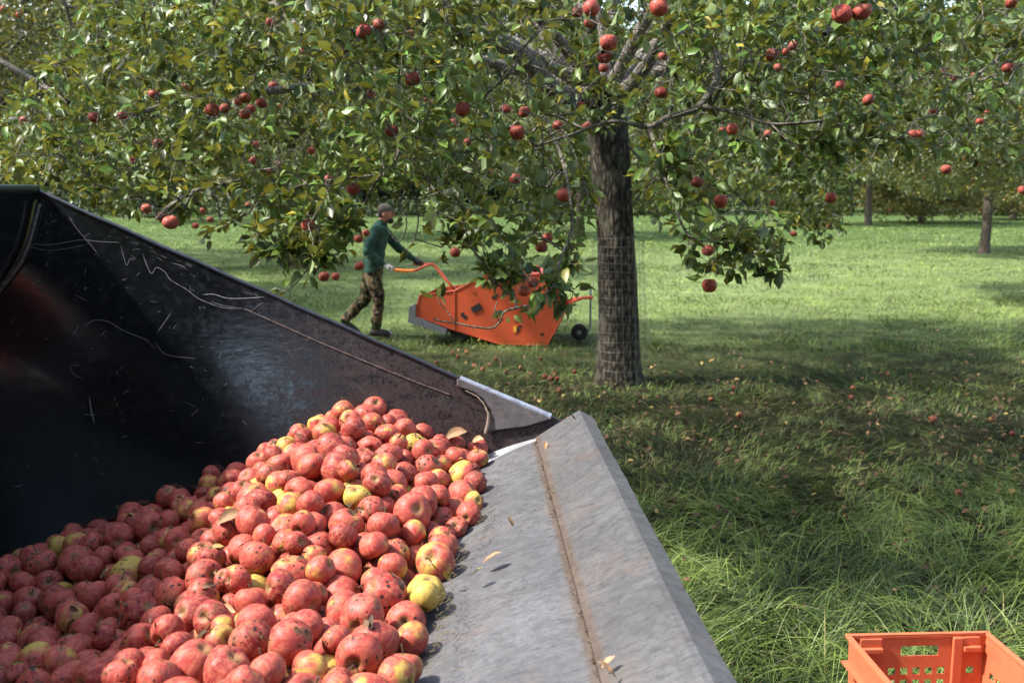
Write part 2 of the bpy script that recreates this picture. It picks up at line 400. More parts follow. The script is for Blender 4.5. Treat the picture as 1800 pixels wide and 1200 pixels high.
def ngon_plate(name, P3, off, mat, parent, bevel=0.002):
    bm = bmesh.new(); f = bm.faces.new([bm.verts.new(tuple(p)) for p in P3])
    r = bmesh.ops.extrude_face_region(bm, geom=[f]); bmesh.ops.translate(bm, verts=[v for v in r['geom'] if isinstance(v, bmesh.types.BMVert)], vec=off)
    bmesh.ops.recalc_face_normals(bm, faces=bm.faces); bmesh.ops.triangulate(bm, faces=[x for x in bm.faces if len(x.verts) > 4])
    me = bpy.data.meshes.new(name); bm.to_mesh(me); bm.free(); me.materials.append(mat)
    o = bpy.data.objects.new(name, me); C.objects.link(o); o.parent = parent; o.matrix_parent_inverse = Matrix.Translation(-parent.location)
    if bevel:
        b = o.modifiers.new('bevel', 'BEVEL'); b.width = bevel; b.limit_method = 'ANGLE'; b.angle_limit = R(40)
    return o
def W(u, v, off=0.0):       # a point on the far side plate
    return PP(u, v, WO - np.array([0, off, 0]), WN)
pw = [(x, 3.5 + WL * (z - 1.157), z) for x, z in prof[::-1]]
top = [W(970, 732), W(905, 706), W(805, 663), W(430, 497), W(62, 333)]
wall = [tuple(p) for p in top] + pw[1:] + [(.205, 3.5 + WL * (1.125 - 1.157), 1.125)]
sp = ngon_plate('side_plate', wall, (0, .014, 0), PAINT, bucket); sp['label'] = 'far side plate in scratched glossy black paint'
mir = [(x + .126, 3.5 - (s1(z)), z) for x, y, z in wall]
ngon_plate('side_plate', mir[::-1], (0, -.014, 0), PAINT, bucket)['label'] = 'near side plate, out of the frame'
cut = [W(u, v, .014) for u, v in ((803, 665), (880, 699), (972, 735), (925, 749), (856, 758), (866, 742), (864, 722), (850, 702), (832, 689), (803, 679))]
ngon_plate('side_cutter', cut, (0, .012, 0), CUT, bucket, .003)
m = MB(); m.tube([W(853, 762, .016), W(858, 745, .018), W(859, 727, .018), W(850, 708, .018), W(838, 696, .017), W(818, 686, .016)], [.0065, .008, .005, .003, .003, .002], 6); part(m, 'dirt_seam', OLIVE, bucket, smooth=True)
def off_top(u, d): # px line along the top edge, d px below
    return np.interp(u, [62, 805, 970], [333, 663, 732]) + d
m = MB(); m.tube([W(u, off_top(u, 1), .004) for u in np.linspace(808, 968, 8)], .0125, 12); part(m, 'cutter_rim', RIM, bucket, smooth=True)
m = MB(); m.tube([W(u, off_top(u, 1) + .6 * math.sin(u * .05), .001) for u in np.linspace(64, 803, 30)], .008, 10); part(m, 'rim_bar', RIMD, bucket, smooth=True)
cb = [(x + .012, 3.5 + WL * (z - 1.157) - .010, z) for x, z in prof[-11:-1]]
m = MB(); m.tube(cb, [.007 + .004 * abs(math.sin(i * 2.3)) for i in range(len(cb))], 8); part(m, 'corner_weld', RUB, bucket, smooth=True)
m = MB(); L = [(430, 543), (500, 574), (560, 601), (610, 622), (680, 651), (740, 675), (792, 694)]
pp_ = catmull([W(u, v, .002) for u, v in L], 8); m.tube(pp_, .0026 + .0008 * np.sin(np.arange(len(pp_)) * 1.9), 6); part(m, 'weld_bead', WELD, bucket, smooth=True)
def ribbon(m, px, wd):
    pts = catmull([W(u, v, .0015) for u, v in px], 5); n = len(pts)
    T = np.gradient(pts, axis=0); Nn = np.cross(T, WN); Nn /= np.linalg.norm(Nn, axis=1)[:, None]
    wv = wd * 1.0 * (.35 + .65 * np.abs(np.sin(np.arange(n) * 1.7 + wd * 9e3)))[:, None] * np.minimum(1, np.minimum(np.arange(n), n - 1 - np.arange(n)) / 2 + .15)[:, None]
    m.grid([pts + Nn * wv, pts - Nn * wv])
SC = [([(46, 428), (90, 430), (140, 422), (180, 425), (212, 426)], .0007), ([(46, 430), (80, 440), (115, 437), (160, 428)], .0005),
      ([(118, 375), (135, 402), (155, 425), (175, 450)], .0005), ([(212, 430), (222, 466), (228, 455), (236, 456)], .0006),
      ([(250, 445), (265, 480), (275, 470), (290, 478), (300, 492), (330, 510), (350, 525), (390, 540), (430, 542)], .0009),
      ([(148, 573), (165, 563), (190, 565), (215, 580), (240, 590), (265, 600)], .0008), ([(278, 582), (290, 565), (300, 550)], .0008),
      ([(355, 518), (375, 517), (400, 524), (430, 524), (465, 522)], .0016), ([(370, 530), (393, 537), (415, 540)], .0008),
      ([(157, 697), (160, 720), (166, 743)], .0019), ([(145, 726), (158, 729), (172, 728)], .0007), ([(272, 600), (285, 618), (300, 625), (345, 630)], .0006),
      ([(122, 640), (130, 658), (145, 665)], .0005), ([(216, 692), (228, 684)], .0006), ([(24, 855), (42, 852)], .001), ([(45, 905), (45, 928)], .0004),
      ([(300, 462), (316, 466), (330, 474)], .0006), ([(440, 548), (455, 536), (463, 532)], .0006), ([(54, 502), (66, 492)], .0005),
      ([(333, 500), (336, 512)], .0004), ([(147, 508), (158, 505)], .0006), ([(138, 570), (134, 580), (128, 590)], .0008), ([(150, 500), (148, 512)], .0006)]
m = MB()
for px, wd in SC: ribbon(m, px, wd)
for i in range(30):        # rubbed patches just under the rim
    u = float(rng.choice([318, 255, 600, 520, 440])) + rng.normal(0, 20); v = off_top(u, 12) + abs(rng.normal(0, 9)); l = rng.uniform(4, 14); ribbon(m, [(u, v), (u + l * .5, v + l * .2 + rng.normal(0, 1)), (u + l, v + l * rng.uniform(.1, .6))], rng.uniform(.00025, .0005))
for i in range(150):
    u = rng.uniform(20, 560); lo = off_top(u, 30); hi = np.interp(u, [0, 300, 560], [900, 800, 690])
    v = rng.uniform(lo, hi); a = rng.normal(.5, .8); l = rng.exponential(5) + 2
    ribbon(m, [(u, v), (u + l * .5 * math.cos(a) + rng.normal(0, .6), v - l * .5 * math.sin(a)), (u + l * math.cos(a), v - l * math.sin(a))], rng.uniform(.00025, .0006))
part(m, 'scratches', SCR, bucket)
# rolled top of the back plate where it meets the side, upper left
m = MB(); m.tube([bp(-1.735, 1.952, s) for s in np.linspace(s0(1.95) + .01, 2.9, 6)], .016, 10); part(m, 'back_rim', GREENPAINT, bucket, smooth=True)
for yy in (1.1, 2.9):
    m = MB(); m.box((-4.6, yy - .06, .62), (-2.05, yy + .06, .84)); part(m, 'lift_arm', PAINT, bucket, bevel=.01)

# ------------------------------------------------------------ apples
def apple_verts(seed, nu=28, nv=18):
    rs = np.random.default_rng(seed); a = rs.uniform(.84, .98); lob = rs.uniform(.01, .075); ph = rs.uniform(0, 6.3); tilt = rs.normal(0, .08, 2); sh = rs.uniform(-.06, .10)
    V = []
    for j in range(nv + 1):
        th = math.pi * j / nv
        for i in range(nu):
            p = 2 * math.pi * i / nu
            r = math.sin(th) ** .93 * (1 + sh * math.cos(th)); z = math.cos(th) * a
            z -= .34 * math.exp(-(r / .27) ** 2) if th < 1.57 else -.24 * math.exp(-(r / .22) ** 2)
            k = 1 + (.035 * math.cos(p - ph * 3) * math.sin(th * 1.5 + ph)) + lob * math.cos(5 * p + ph) * (.3 + .7 * (th > 1.8)) + .035 * math.cos(2 * p + ph * 2) + .02 * math.cos(3 * p - ph)
            V.append((r * k * math.cos(p) + tilt[0] * z, r * k * math.sin(p) + tilt[1] * z, z))
    V = np.array(V); q = []
    for j in range(nv):
        for i in range(nu):
            q.append((j * nu + i, (j + 1) * nu + i, (j + 1) * nu + (i + 1) % nu, j * nu + (i + 1) % nu))
    V[:nu] = V[:nu].mean(0); V[-nu:] = V[-nu:].mean(0)
    return V, np.array(q)
AV = [apple_verts(i) for i in range(11)]
AM = [mesh_np('apple', v * .985, [q], APPLE, smooth=True, link=False) for v, q in AV]
AL = [apple_verts(i, 18, 12) for i in range(11)]
AML = [mesh_np('apple_small', v, [q], APPLE, smooth=True, link=False) for v, q in AL]
st = MB(); st.tube([(0, 0, .50), (.03, .01, .75), (.09, .03, 1.02), (.16, .05, 1.2)], [.035, .03, .035, .06], 6)
sto = st.build('stem', STEM, smooth=True); STM = sto.data; bpy.data.objects.remove(sto)
def rnd_col():
    k = rng.random()
    if k < .045: return (rng.uniform(.02, .22), .1, rng.uniform(.2, 1), rng.random(), 'yellow')
    if k < .17: return (rng.uniform(.42, .58), rng.uniform(0, .2), rng.uniform(.2, 1), rng.random(), 'yellow and red')
    if k < .55: return (rng.uniform(.62, .86), rng.uniform(.0, .25), rng.uniform(.1, 1), rng.random(), 'pinkish red')
    if k < .82: return (rng.uniform(1.0, 1.2), rng.uniform(.15, .5), rng.uniform(.1, 1), rng.random(), 'red')
    return (rng.uniform(1.1, 1.4), rng.uniform(.6, .95), rng.uniform(.1, .9), rng.random(), 'dark red')
def rand_rot():
    q = Vector(rng.normal(size=3)).normalized().to_track_quat('Z', 'Y'); return (q @ Matrix.Rotation(rng.uniform(0, 6.28), 3, 'Z').to_quaternion())
def apple(loc, r, col, rot, parent=None, low=False, name='apple'):
    o = bpy.data.objects.new(name, (AML if low else AM)[int(rng.integers(11))]); C.objects.link(o)
    o.location = loc; o.rotation_mode = 'QUATERNION'; o.rotation_quaternion = rot; o.scale = (r, r, r); o.color = col[:4]
    if parent: o.parent = parent; o.matrix_parent_inverse = parent.matrix_basis.inverted()
    return o
PK = []
pkd = ('22v 1ft sn 1c 1yz 1g9 t9 1a 1tq 1g4 rz 1e 1wj 1hi sr 18 227 1lr sc 1e 232 1pn s4 1e 25u 1vz rr 1f 1y2 1nr sg 1b 1w5 1dt ss 1a 23n 21s tl 1i 1tn 1tz sy '
'16 259 1km rc 13 23a 1j3 rw 1d 1sf 1e1 sb 15 1nn 1u4 q2 1d 1mc 1ra q2 1c 1wa 1pn sk 16 1zo 1tu s9 1c 24n 1nv qz 1a 1yp 1c9 tk 10 20e 1em se 12 1cj 25m '
'ni 1b 254 1ec sa 10 1s4 1z6 tn 1b 25o 1pk s1 10 1pm 1g2 re 10 21l 1vb tc 12 1o4 1mj qc 13 1qz 1ol r8 19 1h6 1na oj 19 1fi 20b ne 1a 1yi 1rp sz z 1x6 '
'22l v0 18 17p 27z n6 1a 1q9 1lp rd 13 1sv 1m1 s2 14 1nf 1h7 ql 15 1zd 1vy tt 10 1pz 1tz rj 1b 20s 23d vi 13 21w 1y8 tt 13 1ug 1i9 sd y 1w2 1kc so 13 '
'1wh 1sh sc 1c 1t0 1rf sf x 1zz 1rf ra 1d 1d4 2b6 o5 1a 1qt 1qv rk 14 1uw 277 vs 15 1fi 1w6 nm 14 1jr 1l4 pp 10 21c 1he sw v 23z 1za sv z 1q0 1zz ss 13 '
'1wu 2gt wj 18 231 1u9 s6 11 1z6 1jb ss 11 1z5 1yf tt 19 20o 1nx ro 1b 1h7 1uk n4 1b 1wc 1wq uh y 1jd 1uf p1 13 1hi 224 og 1e 1vf 2cr vl 1i 1lb 1nu pz '
't 1wa 1zt uz z 1xa 262 vo 1h 20t 204 ud 12 1um 1ob s3 10 1zf 21v ur 12 1fh 2c2 os 1a 1ar 281 n6 1h 1mi 24p ry 14 15h 26y n0 16 269 1yd s9 14 1rv 1il '
'rv x 1ps 1w6 s3 11 193 22s m2 16 27t 252 sc 10 1rv 1x8 s9 17 26v 2et sm 1f 1y5 1a8 ts 10 1ul 20w uh 12 1w6 1v0 to t 1xh 1w5 sr 17 1cu 203 mu 18 248 '
'24j tl 1c 274 2a2 sg 1b 1rm 23e ts 18 19s 20n ly w 1un 23l un 19 1ye 242 wa v 23x 2du to 19 199 25s m8 14 1mp 1x0 qm w 255 1gg ri 15 1ky 23f qm 15 1o3 '
'1pe qe 10 1un 1yu t7 1d 1as 1vw ly 14 23a 2fo us 12 17r 24k mt y 1mu 1zw rb y 16r 23m la 16 242 29p td 18 26w 23h rt x 25k 1rp re 19 1nx 26t su z 1lg '
'1hu q3 x 22v 1wx s9 12 1te 1x3 tf t 1tp 2aj ve 1b 1at 2b1 nl 13 20l 29a vc 13 1r1 28k uk 11 1iy 1jg p0 11 1zs 2i7 vp 13 1i5 29k q7 x 1jm 218 p9 13 282 '
'2cf so 14 1d1 27u np x 1ev 1st na 12 1v4 1wh t3 z 1ll 1vl pl 17 1j9 1nz ox z 1y9 2jd wh 10 283 2kc sq 10 20d 2dd uz 18 227 1s1 s0 13 1u0 1kg s3 w 1xs '
'20g tj 19 1hd 1kl ox t 1dl 2m6 og 15 213 2kw vi 13 1r4 217 u1 11 1ht 25u pb v 1u2 2hh w0 12 1tb 25h v5 x 1mz 1ku ph 15 25o 255 rn 16 1xt 2o7 wt 17 1yf '
'2fw v0 16 1oj 236 si 10 1p1 1if qr y 1ht 1zc ol 12 16g 2dx mb z 248 1y7 qz 1a 1xe 293 vz 15 1en 1og ne 18 25b 26k td z 21v 25b tr 14 265 2hc tp 10 1r9 '
'2bq ui 10 1v2 2m1 x0 12 22g 1b8 t6 w 21j 27p u4 16 1s4 2i1 v5 12 1xl 1u7 sx t 286 285 sg u 1be 221 mc 17 1wu 1yf ts x 210 2g7 ve v 18y 2cd mw 1c 1yt '
'2bp ux 12 20k 1c5 rz 1i 1sl 1qz qr v 1ku 1mm oh 18 1ia 2kh q2 13 1ja 2au qr x 1ln 1yk q4 11 1rs 1sw rs t 1on 1xx rk 14 1nj 2j2 sr 15 1dq 1qe ne z 19d '
'1yp lc 15 1qa 26a tb 1b 1om 21a r6 19 229 2af u4 u 1dg 2e2 oh 10 1rg 1gl ro y 1oh 2ce t1 14 27y 2ne sw 12 1pm 2g8 u6 y 20k 1x3 sc 19 1l3 1tj px 10 1bl '
'1zg ks 1b 26n 277 rz 13 1x8 2lf wj 1b 23q 1ci s0 1a 1mb 2ey s8 10 20a 25q va 16 1s8 26y ua 11 1j3 1xb ov 10 245 2it ts 17 20u 1iq rl 14 1l1 28y r1 17 '
'22c 2i3 ut 12 20a 1kl rw v 1or 28g tb z 1wm 1of qr 14 24x 2bx ta w 22n 2m2 v0 u 217 238 tg 13 25p 2nj tc 10 1ek 1x7 lq 1a 1yd 1pz rw x 1r4 2kb va z '
'1gk 1pk o3 12 23m 1vi qj 13 1k5 1rh oq w 1b3 2e4 n2 1f 1gt 24f ok 11 1dz 221 mv 13 1rw 1m0 q9 z 1ld 1pe od 1h 1fa 24r n4 15 20z 1gc re 13 1kx 2ke r4 '
'1b 14y 2c7 lf 1i 1u3 2js vq 19 1l1 2dh r4 x 21g 2f2 ty 13 1iq 27n p9 13 1q6 2io ug y 24w 2fv td 10 1s0 2e4 uv 13 1uh 1qc r8 16 24u 22u rb 19 24f 2lt '
'ti 17 1tm 1ss qw 1a 1dd 1v2 m4 19 1hv 2mr qe y 1ex 27p nx v 1zx 2nu vj 19 1w7 2j7 wq 11 1ii 2ic pp 10 1n4 231 qu 10 1l6 1jn pl x 1e6 1yk na w 1lw 218 '
'pv 1a 1ss 2lw ve 17 1qp 1yu qw 19 1iz 24e oj 15 17m 2k9 lp 15 1t8 21r su 1a 1vp 1uu ro 1b 21m 1vh re y 1ay 2j4 nh 10 1fa 2kq ol 15 1mr 1n7 p6 w 221 '
'1dt s7 t 1pd 1kb pp 19 191 27w l8 15 1yz 241 uc 17 1hb 1s0 mz 1b 1y6 1l0 ro 19 1hn 1xp n0 1a 1pi 1rz q8 13 1do 2g7 of y 16n 2g3 m1 18 1ze 2lv vv v 262 '
'20j ro 16 1b1 24a lk 19 1h9 2ey po w 15b 2jk lp y 1ip 1pr nz 16 1sr 258 th x 1ld 2h7 ra 1b 1g8 2i2 pa w 1wa 2f3 v7 12 1a6 2lm mu 18 21x 2ce td 19 1bp '
'2gd np y 1jw 29q p0 1a 1f8 1md nn x 10k 2j7 j3 1a 220 200 si 16 1n2 2nf sn x 1zx 219 sn 19 18s 2et mv x 1h8 29g o3 1f 1ec 29e n7 14 1v4 1m4 r9 1c 18c '
'29y l8 12 190 21e kj y 1yy 1or qm z 134 2h0 km z 1tl 1vx s1 11 1t6 1o4 qq 12 1rs 1vg qo 19 1uc 1bj s8 1c 1yr 294 ue 10 1iv 2df qa y 18o 24e kr 10 1nj '
'1yz pv y 27i 2h8 se y 1mr 2cb rm 16 1yd 1fj r1 17 1oi 2lq td y 1ci 2kq mq 1b 13m 2jc km y 23v 1hj q9 11 1oi 2g1 sr w 1c9 1xd li 10 169 28e lh 12 174 '
'266 la 1c 1et 2bm mh 18 170 215 l1 16 26n 2lu sa 15 240 20r qr 14 1yo 1hr rh 14 24x 1tu qt x 1dz 270 mb 11 1os 258 rm 19 1b1 21w k0 18 150 24f mo 1a '
'1tp 2fp ul 1a 1io 1lm nv 16 1tu 2o6 vp z 1cx 2i9 no 14 22k 2nq ub 10 1tz 28f u3 17 1i5 2br pf 14 1l6 2bb q7 15 17h 2c3 l0 14 1xq 2i2 uv 14 1l7 27g pc '
'13 1d6 2d0 mu 10 1u3 1vj q2 15 1tn 1xw rd z 1jh 2fe pk 11 1pk 1yq oy z 14k 265 l0 19 21w 29f sh 16 1yu 1ms qg 12 1ci 255 ju 13 1kd 1yy og 17 1y8 2dn '
'uk 11 12l 2bn io 1c 195 2a4 mv u 1q6 1n3 pc 1c 266 2c4 ru z 1pr 2ad sh 1a 1ap 299 k8 1a 1gx 26n nh 1e 1fe 2h8 nj 18 1dh 2f7 ml 18 1yg 1dx s9 w 1ur 260 '
'tq 18 1pw 1ps pf 15 1fl 2ep ny 1b 221 1qw pw 19 1zi 27f uq t 1cc 29v m6 18 22z 1t7 qa 17 1vs 1x8 qy 18 1xm 1yc rw 16 1vr 2i2 v5 x 1sa 1xm q0 11 1wd '
'281 u5 19 1o5 1od ot x 1xq 1u1 r9 x 1zb 1jn q8 13 242 1qn qd w 1vw 1iw qs 1d 234 2gx t2 15 13d 29d lq 18 1od 1x5 pj 15 1ls 1sn o5 16 1jl 1wq lw 16 1wn '
'24g th 1a 19a 2b6 jr 14 151 29p k7 15 1vq 1su pn 19 264 2j3 s9 1c 1r5 1w9 ox t 1jo 1sx no 11 1x5 26l sk 13 1ww 1qr qg 1c 23e 1l0 qa 16 18y 2gt lu 1a '
'22e 1og pz 17 1qa 2eg tb 17 1ll 2mx qs v 1x2 1bh s6 1d 1qb 2nj tv 16 1nk 2ag s5 w 1yr 2ke ur 14 1c4 26n le 15 1a7 245 jf 13 1yg 1sl pm 19 11s 2fp ji '
'19 102 2h4 jg x 1aq 1wq jz 13 1qj 28g sr v 1w7 1fo rg 13 1ek 1zl lg 10 1dk 243 lp 17 1t8 2ch tx 19 1j2 20j n9 16 20n 1lu qn z 150 2ff km 14 1nl 1vj ob '
'x 1pm 1vn q2 x 1tf 201 r5 16 19x 2iy lz w 1bm 2cp kn 1i 1w6 207 rs 17 24w 2dr rh 15 1no 28g rf 19 1wt 1l8 pz 10 1me 1zi om w 229 1zr qf x 1yx 1vw qn '
'1g 1q2 1tt oz 1b 1cf 1s3 ma 16 1vt 2nx vt 11 19m 20t in 10 1gi 1z7 lr 10 18z 267 jr 15 1hh 2lw ol 16 1o0 1tl nj 1a 14l 2l9 kp 15 22d 2kk tn 19 257 28y '
'rh 16 1rj 1s0 pm z 1yv 264 tn 12 1f1 231 k9 16 19t 2ee jj y 1fs 1g7 of t 19r 1iz mc u 1zd 183 tj y 10d 1z1 kj w 1so 16n rt 10 wc 2dr im v y7 1xx k9 z '
'1gx 2g3 m6 17 1jb 2i9 na 19 wd 2i0 e6 x 12o 2e5 hm 16 1iz 26s mg z 1m5 1jg mk z xu 27l gg 10 1dw 1rj js 18 18h 1jc iy 15 152 1ze ho 12 162 1nu hs 11 '
'yw 24u gw y 187 2cv j9 10 10x 222 hj 18 1x2 2ep su 1c 1ea 2hk l9 1e 11i 27o i2 13 14t 1qe hm 19 1c5 1t1 j2 14 1n1 1no n1 1c zs 29f gy w 1fg 1ye k1 11 '
'1dn 1zv jl 16 1jd 29d mr t 1cr 22y jd z 19z 1m6 iw 12 1ax 26n jo w 14x 2br im 12 1b3 2iw ju 12 1gm 1ny mf 13 12k 1xe ir 17 1mn 24r pq 15 108 296 ir 11 '
'156 20c jr 18 1uz 2e6 tl 10 1v2 2m2 uu 17 1qz 2ho ra u 1n2 1c6 ow 16 188 1zt js 11 1yt 15h qj 15 zy 2dt hx 15 1qa 1cg p7 14 1if 2du oa 16 183 2ee kw '
'1a 1tj 1kv px 12 1kj 1ce no 12 1e6 1ni lh 11 tc 28v g0 14 11g 23d jh 16 25k 2gl rn 11 1nv 1es oz 16 1qt 16b q4 1i 1ge 1kd n5 1a 1p8 1a9 q3 1g 13p 238 '
'k6 16 1hb 2jh o4 1a 13d 1rg j4 15 1ej 2jf mt 14 1rn 2gk tf 1c 1ib 1j3 n5 z 1ob 2eb ro 18 1ho 1f3 ns 1g 1g3 22f m9 18 1n9 2mo q0 w 24w 156 qq 1b 1sx '
'1cm qn 15 1ck 1ph li 1i 14h 1oi jb 1c 1as 2f2 ky y 20l 2hd tv 13 1rj 1f2 q7 17 1db 21m kv 12 1g2 1h8 mj 15 1kp 1fi nu 12 22o 2ex sj t w3 28n gu 14 184 '
'1n1 jt 19 1ao 1lo l2 19 1b2 1ri kh 18 1is 1nq mt 15 1at 1ib kx 14 104 1up if 18 1k4 1qp mp 11 1pb 2mx rw 17 10x 25x jc 16 1xo 18j ry 1i x7 269 ht 12 '
'15w 2ko i2 11 1kh 1k7 nt 13 19k 2ku kr 15 1d1 1c3 m0 1h 1qg 22l rv 15 1rx 2a0 tb 15 xx 28z i9 1b 227 14y qs 15 20y 2mf u4 z 1pl 2hv so 16 116 20a j3 '
'17 1st 18f qs 14 24d 1ax qe 13 225 1a1 rk 17 139 2kp iw 18 1jy 2jl p0 14 1nk 2aw qk t 1a8 2ax ln 11 um 25b hi 17 1lr 2f5 q9 12 1ka 2hg p6 13 w0 2ju e9 '
'x 1tg 1rs os 10 1ln 1ib o6 14 1p5 29k q4 13 1rw 27d s6 10 1wl 169 q0 17 1fc 1tv lf 17 1pf 1gq p8 1c 1ct 1h7 lk 11 zs 1y4 ik 1g 1ux 2ae sx w 12l 27x k2 '
'16 1c6 1ux k7 13 1jh 1uh ma 14 yu 23f ie 16 1tz 16v pp 14 24a 26k qx 10 1ne 189 ol 1a 12s 2if j1 15 19k 1oy km 17 1w8 2aj ui 16 1hq 1ch o1 13 1nk 1ir '
'p1 13 15p 1u3 j8 w 16a 2k1 k0 14 18g 1ie l2 15 1fs 1pv m5 11 1sl 2js ty 14 we 2k2 g9 15 1hq 2gn ok 18 1e4 1fg n4 1i 1ka 1vv ns 13 13l 1v4 j4 16 z3 2gx '
'hn 17 1nv 1m4 oa v 1ri 20i rt t 17y 1rj ja w wq 22r id 11 1eh 1re lx 10 1l0 18x ot 16 1rk 1ju qa 13 wj 2ho go 14 16g 1y4 ka 19 tz 2jn fp 1d 1v5 17c rr '
'1b 1hb 2bx np v 19x 1gf m0 1b 1f1 2m1 n4 w t7 2cf g0 13 1d3 1tb ku x 1nm 2gy r3 y 23o 27f sp 12 13g 2ds jt 19 15b 2ht kc 1c 1wx 2ce ti 14 1xh 2n3 uv '
'14 10w 2fn hg 12 y6 2gx fr y 14i 1sk hr 10 up 2hb f8 17 1eu 2fe l1 x u9 2el fj 18 1jw 26f o4 11 1ph 1ri o5 14 1hz 28j m8 u 1kr 2dd p4 16 1jm 1a2 ne 16 '
'1cv 1kt kq 15 15r 2dj jf 14 1bm 2hj lq 1e zw 2iy gu 15 1zg 2ex tc 13 1wr 1uu ps t 19i 1qm j7 z 206 18z qo 12 1ay 1nn jq y 20d 2an to 15 vl 2ch gt y '
'15m 1rk jj 12 1q4 2ki tg 12 11i 2a3 kb 19 1jz 2m8 pl 1b wm 20j is 17 yf 25c j8 10 1np 1qr oj v 1et 19t nl 18 1dg 1jd mf 17 ye 2ce i3 11 1sn 1h8 q1 15 '
'1i7 232 mj w 195 1y5 jd 10 18j 1u2 ji 19 1k3 1yu m9 13 163 1wa io 19 yi 21a ht 14 247 18m qf 18 1rv 2lt t9 16 1fx 1bv mc 1i 1mc 1lb nc 14 1wd 2gq tw '
'12 16u 1pt iq 16 1uy 1ns pp 10 250 2mz rj 12 ww 24g gu 12 1sj 185 on 15 1y7 2ap t9 11 1rb 2cd sd 1a 1kz 230 o8 1c 18v 2in k8 18 1vu 223 t5 17 1w9 2k1 '
'uq 17 1hu 1je lc z 11j 1su ju 1c 12e 250 kt 16 1ro 1an qu 16 1l3 1ds ph 1b 1ux 14r qx 1a 1ki 25e pq 11 1ss 2nn u7 10 22c 17s ra 11 1hv 18p ob 1a 1n4 '
'2lm rp 16 1m9 1ga p0 13 171 1ke k9 13 1zy 17d rt x 15r 1mp jy 11 s1 26q gc 11 v3 224 h1 19 1tf 28s rz 13 12l 1r0 h3 13 170 20l ic 13 13b 20z il 14 1uo '
'1e9 ql 16 21x 1m9 pf x 1u0 2i0 tu 17 228 1is pp 15 1p1 2ka rh 19 13z 2gb iu 16 21q 26q s4 14 1vd 1lx ot 11 1q9 18a om 13 21x 1v1 pm y 1hj 1w1 lf 11 '
'132 237 i4 11 1s7 1pk ph 15 xa 2dv gh 16 1s8 1di op 14 1rq 24o ru 16 1oy 19p np 13 1q0 27f r2 18 ze 26u hr 18 1ww 1ez pm z 23q 1el qh 1d 20n 2jc ub z '
'10f 27u kb 12 1pg 1e8 qc 12 1zo 19w si 12 uk 2ab hd 18 1ag 1tq kz 17 s2 2am gf 14 114 2d8 jm 12 1jh 1hd oa 1a 204 13n ro 1g 1m5 26m r1 13 sy 2gb fz 11 '
'18m 1kk ls 17 1tg 1j2 qw 12 144 1xs kd 15 x7 2fr hf 11 16p 1oo kp 16 188 1wi kj 18 12q 20z ky 1e 18q 1s4 l2 17 10c 2kr hi t 1bj 1ec mw 1c 23b 13f s2 '
'17 1rb 1l1 oa 1b 248 2ks rd 19 1d2 2fa kh z 1n0 2ix qg 1a 20v 1kk p4 13 238 16l pu 13 1xi 1jo p4 z 1yj 2gm sm 10 1sr 1j2 ol 16 1km 28b ng z 1yf 17p po '
'14 u0 26j fq 13 1l4 1sc m6 z 1w1 2nb tc 12 1xt 1p5 p1 12 201 2kv sz 16 1wz 1a6 q9 10 1nt 2fh po 16 1aw 1em kd 1d ur 2b5 f9 14 1as 1v5 il 12 1dh 2b2 kp '
'11 20w 1t5 pd 16 1gw 2l8 ma 1d 1rl 2jt rw 19 1o3 20t ou 19 1as 1k6 jc 13 zr 24b k3 x 1o8 16q q7 15 z1 2av js 1d qz 28o gg 15 1ml 1a9 q5 19 1ds 1ln mi '
'14 w7 24r j5 17 24c 171 s1 14 u4 27o hx 1b 1k5 1b4 pi 1a z2 205 jh z 1xe 13t rk 1c 1g8 1np ki z 1fy 1w7 k8 12 240 2be rb 1f 1pa 23f py 1b 159 27f jb '
'11 22e 1cc pv 1b 1w1 1c8 py 17 1te 264 rt 12 1qi 1io o2 18 225 1gd pk 13 222 1x9 q6 1a 1sf 22t r2 10 22c 19l ph 10 1bh 2gd ju v 20s 16s pr 1f 13o 296 '
'in 11 123 2jz gq 1b 23u 2ia r9 1b v7 295 f5 y 1j9 24t mg 12 23o 2fn r1 16 1pd 2c6 qn 1e 1q2 1eh o4 1a 1bt 1gp jw 11 1o6 26m pn 1b 106 1zu gv 11 1ty '
'2mk sw 14 20d 1np p3 17 1rt 1g7 od 11 1si 14m r5 16 1bh 1i2 n2 17 16o 1ur kv 16 xl 276 jp 14 1qs 1hx qi x 24w 19w se 1a 1qp 1cs rd 17 1lu 16s px 1a yh '
'2kh hf 13 1ey 1ih nq 10 1ec 1cy o8 1a 123 1ys k7 x 219 18f sx 13 r4 2cq gf 14 yh 2f2 j7 19 ug 23h in 11 zp 222 jw 13 1bv 1n1 mw 1c 14x 223 ls 18 149 '
'1t4 k0 10 1h4 1hp oh 17 10y 1w9 jt 14 vj 2el ha z 1i3 1pu lg 1f 1bv 2l0 kb 19 1rk 1qx o3 y 10c 2h4 fx v 1pf 1vu o9 z vz 2d1 ez 12 1p3 2lw q5 x 1lv 25x '
'o2 13 1z6 2na tc 17 1qg 25h qc w 1yr 19z pv w 1x6 1n3 p1 14 209 1ez pv 15 1nc 233 ok 13 1v0 1gj pk 1e 1vt 18f pn 18 1uh 1ps oz 18 1pi 1m4 nf z 1zu 1q3 '
'p6 17 1t8 1mq on 19 1t1 2ef s9 1e 1qy 1or nw 11 1ax 1yp io 11 1ou 1by nm 12 1uv 2gg sj 11 1mz 2ch pa 19 1l5 2fg o7 16 205 1hl po 19 1l8 1h3 mi 12 1be '
'1kd mw 16 16h 2ac m1 11 198 1n7 lv 12 we 2bq io 17 1jh 17h pi 14 1xn 161 sc 13 21a 161 sf 13 1ob 1ck qi 10 1mq 29e p7 1g 1ty 1ae po 1i 1kh 1mc m6 17 '
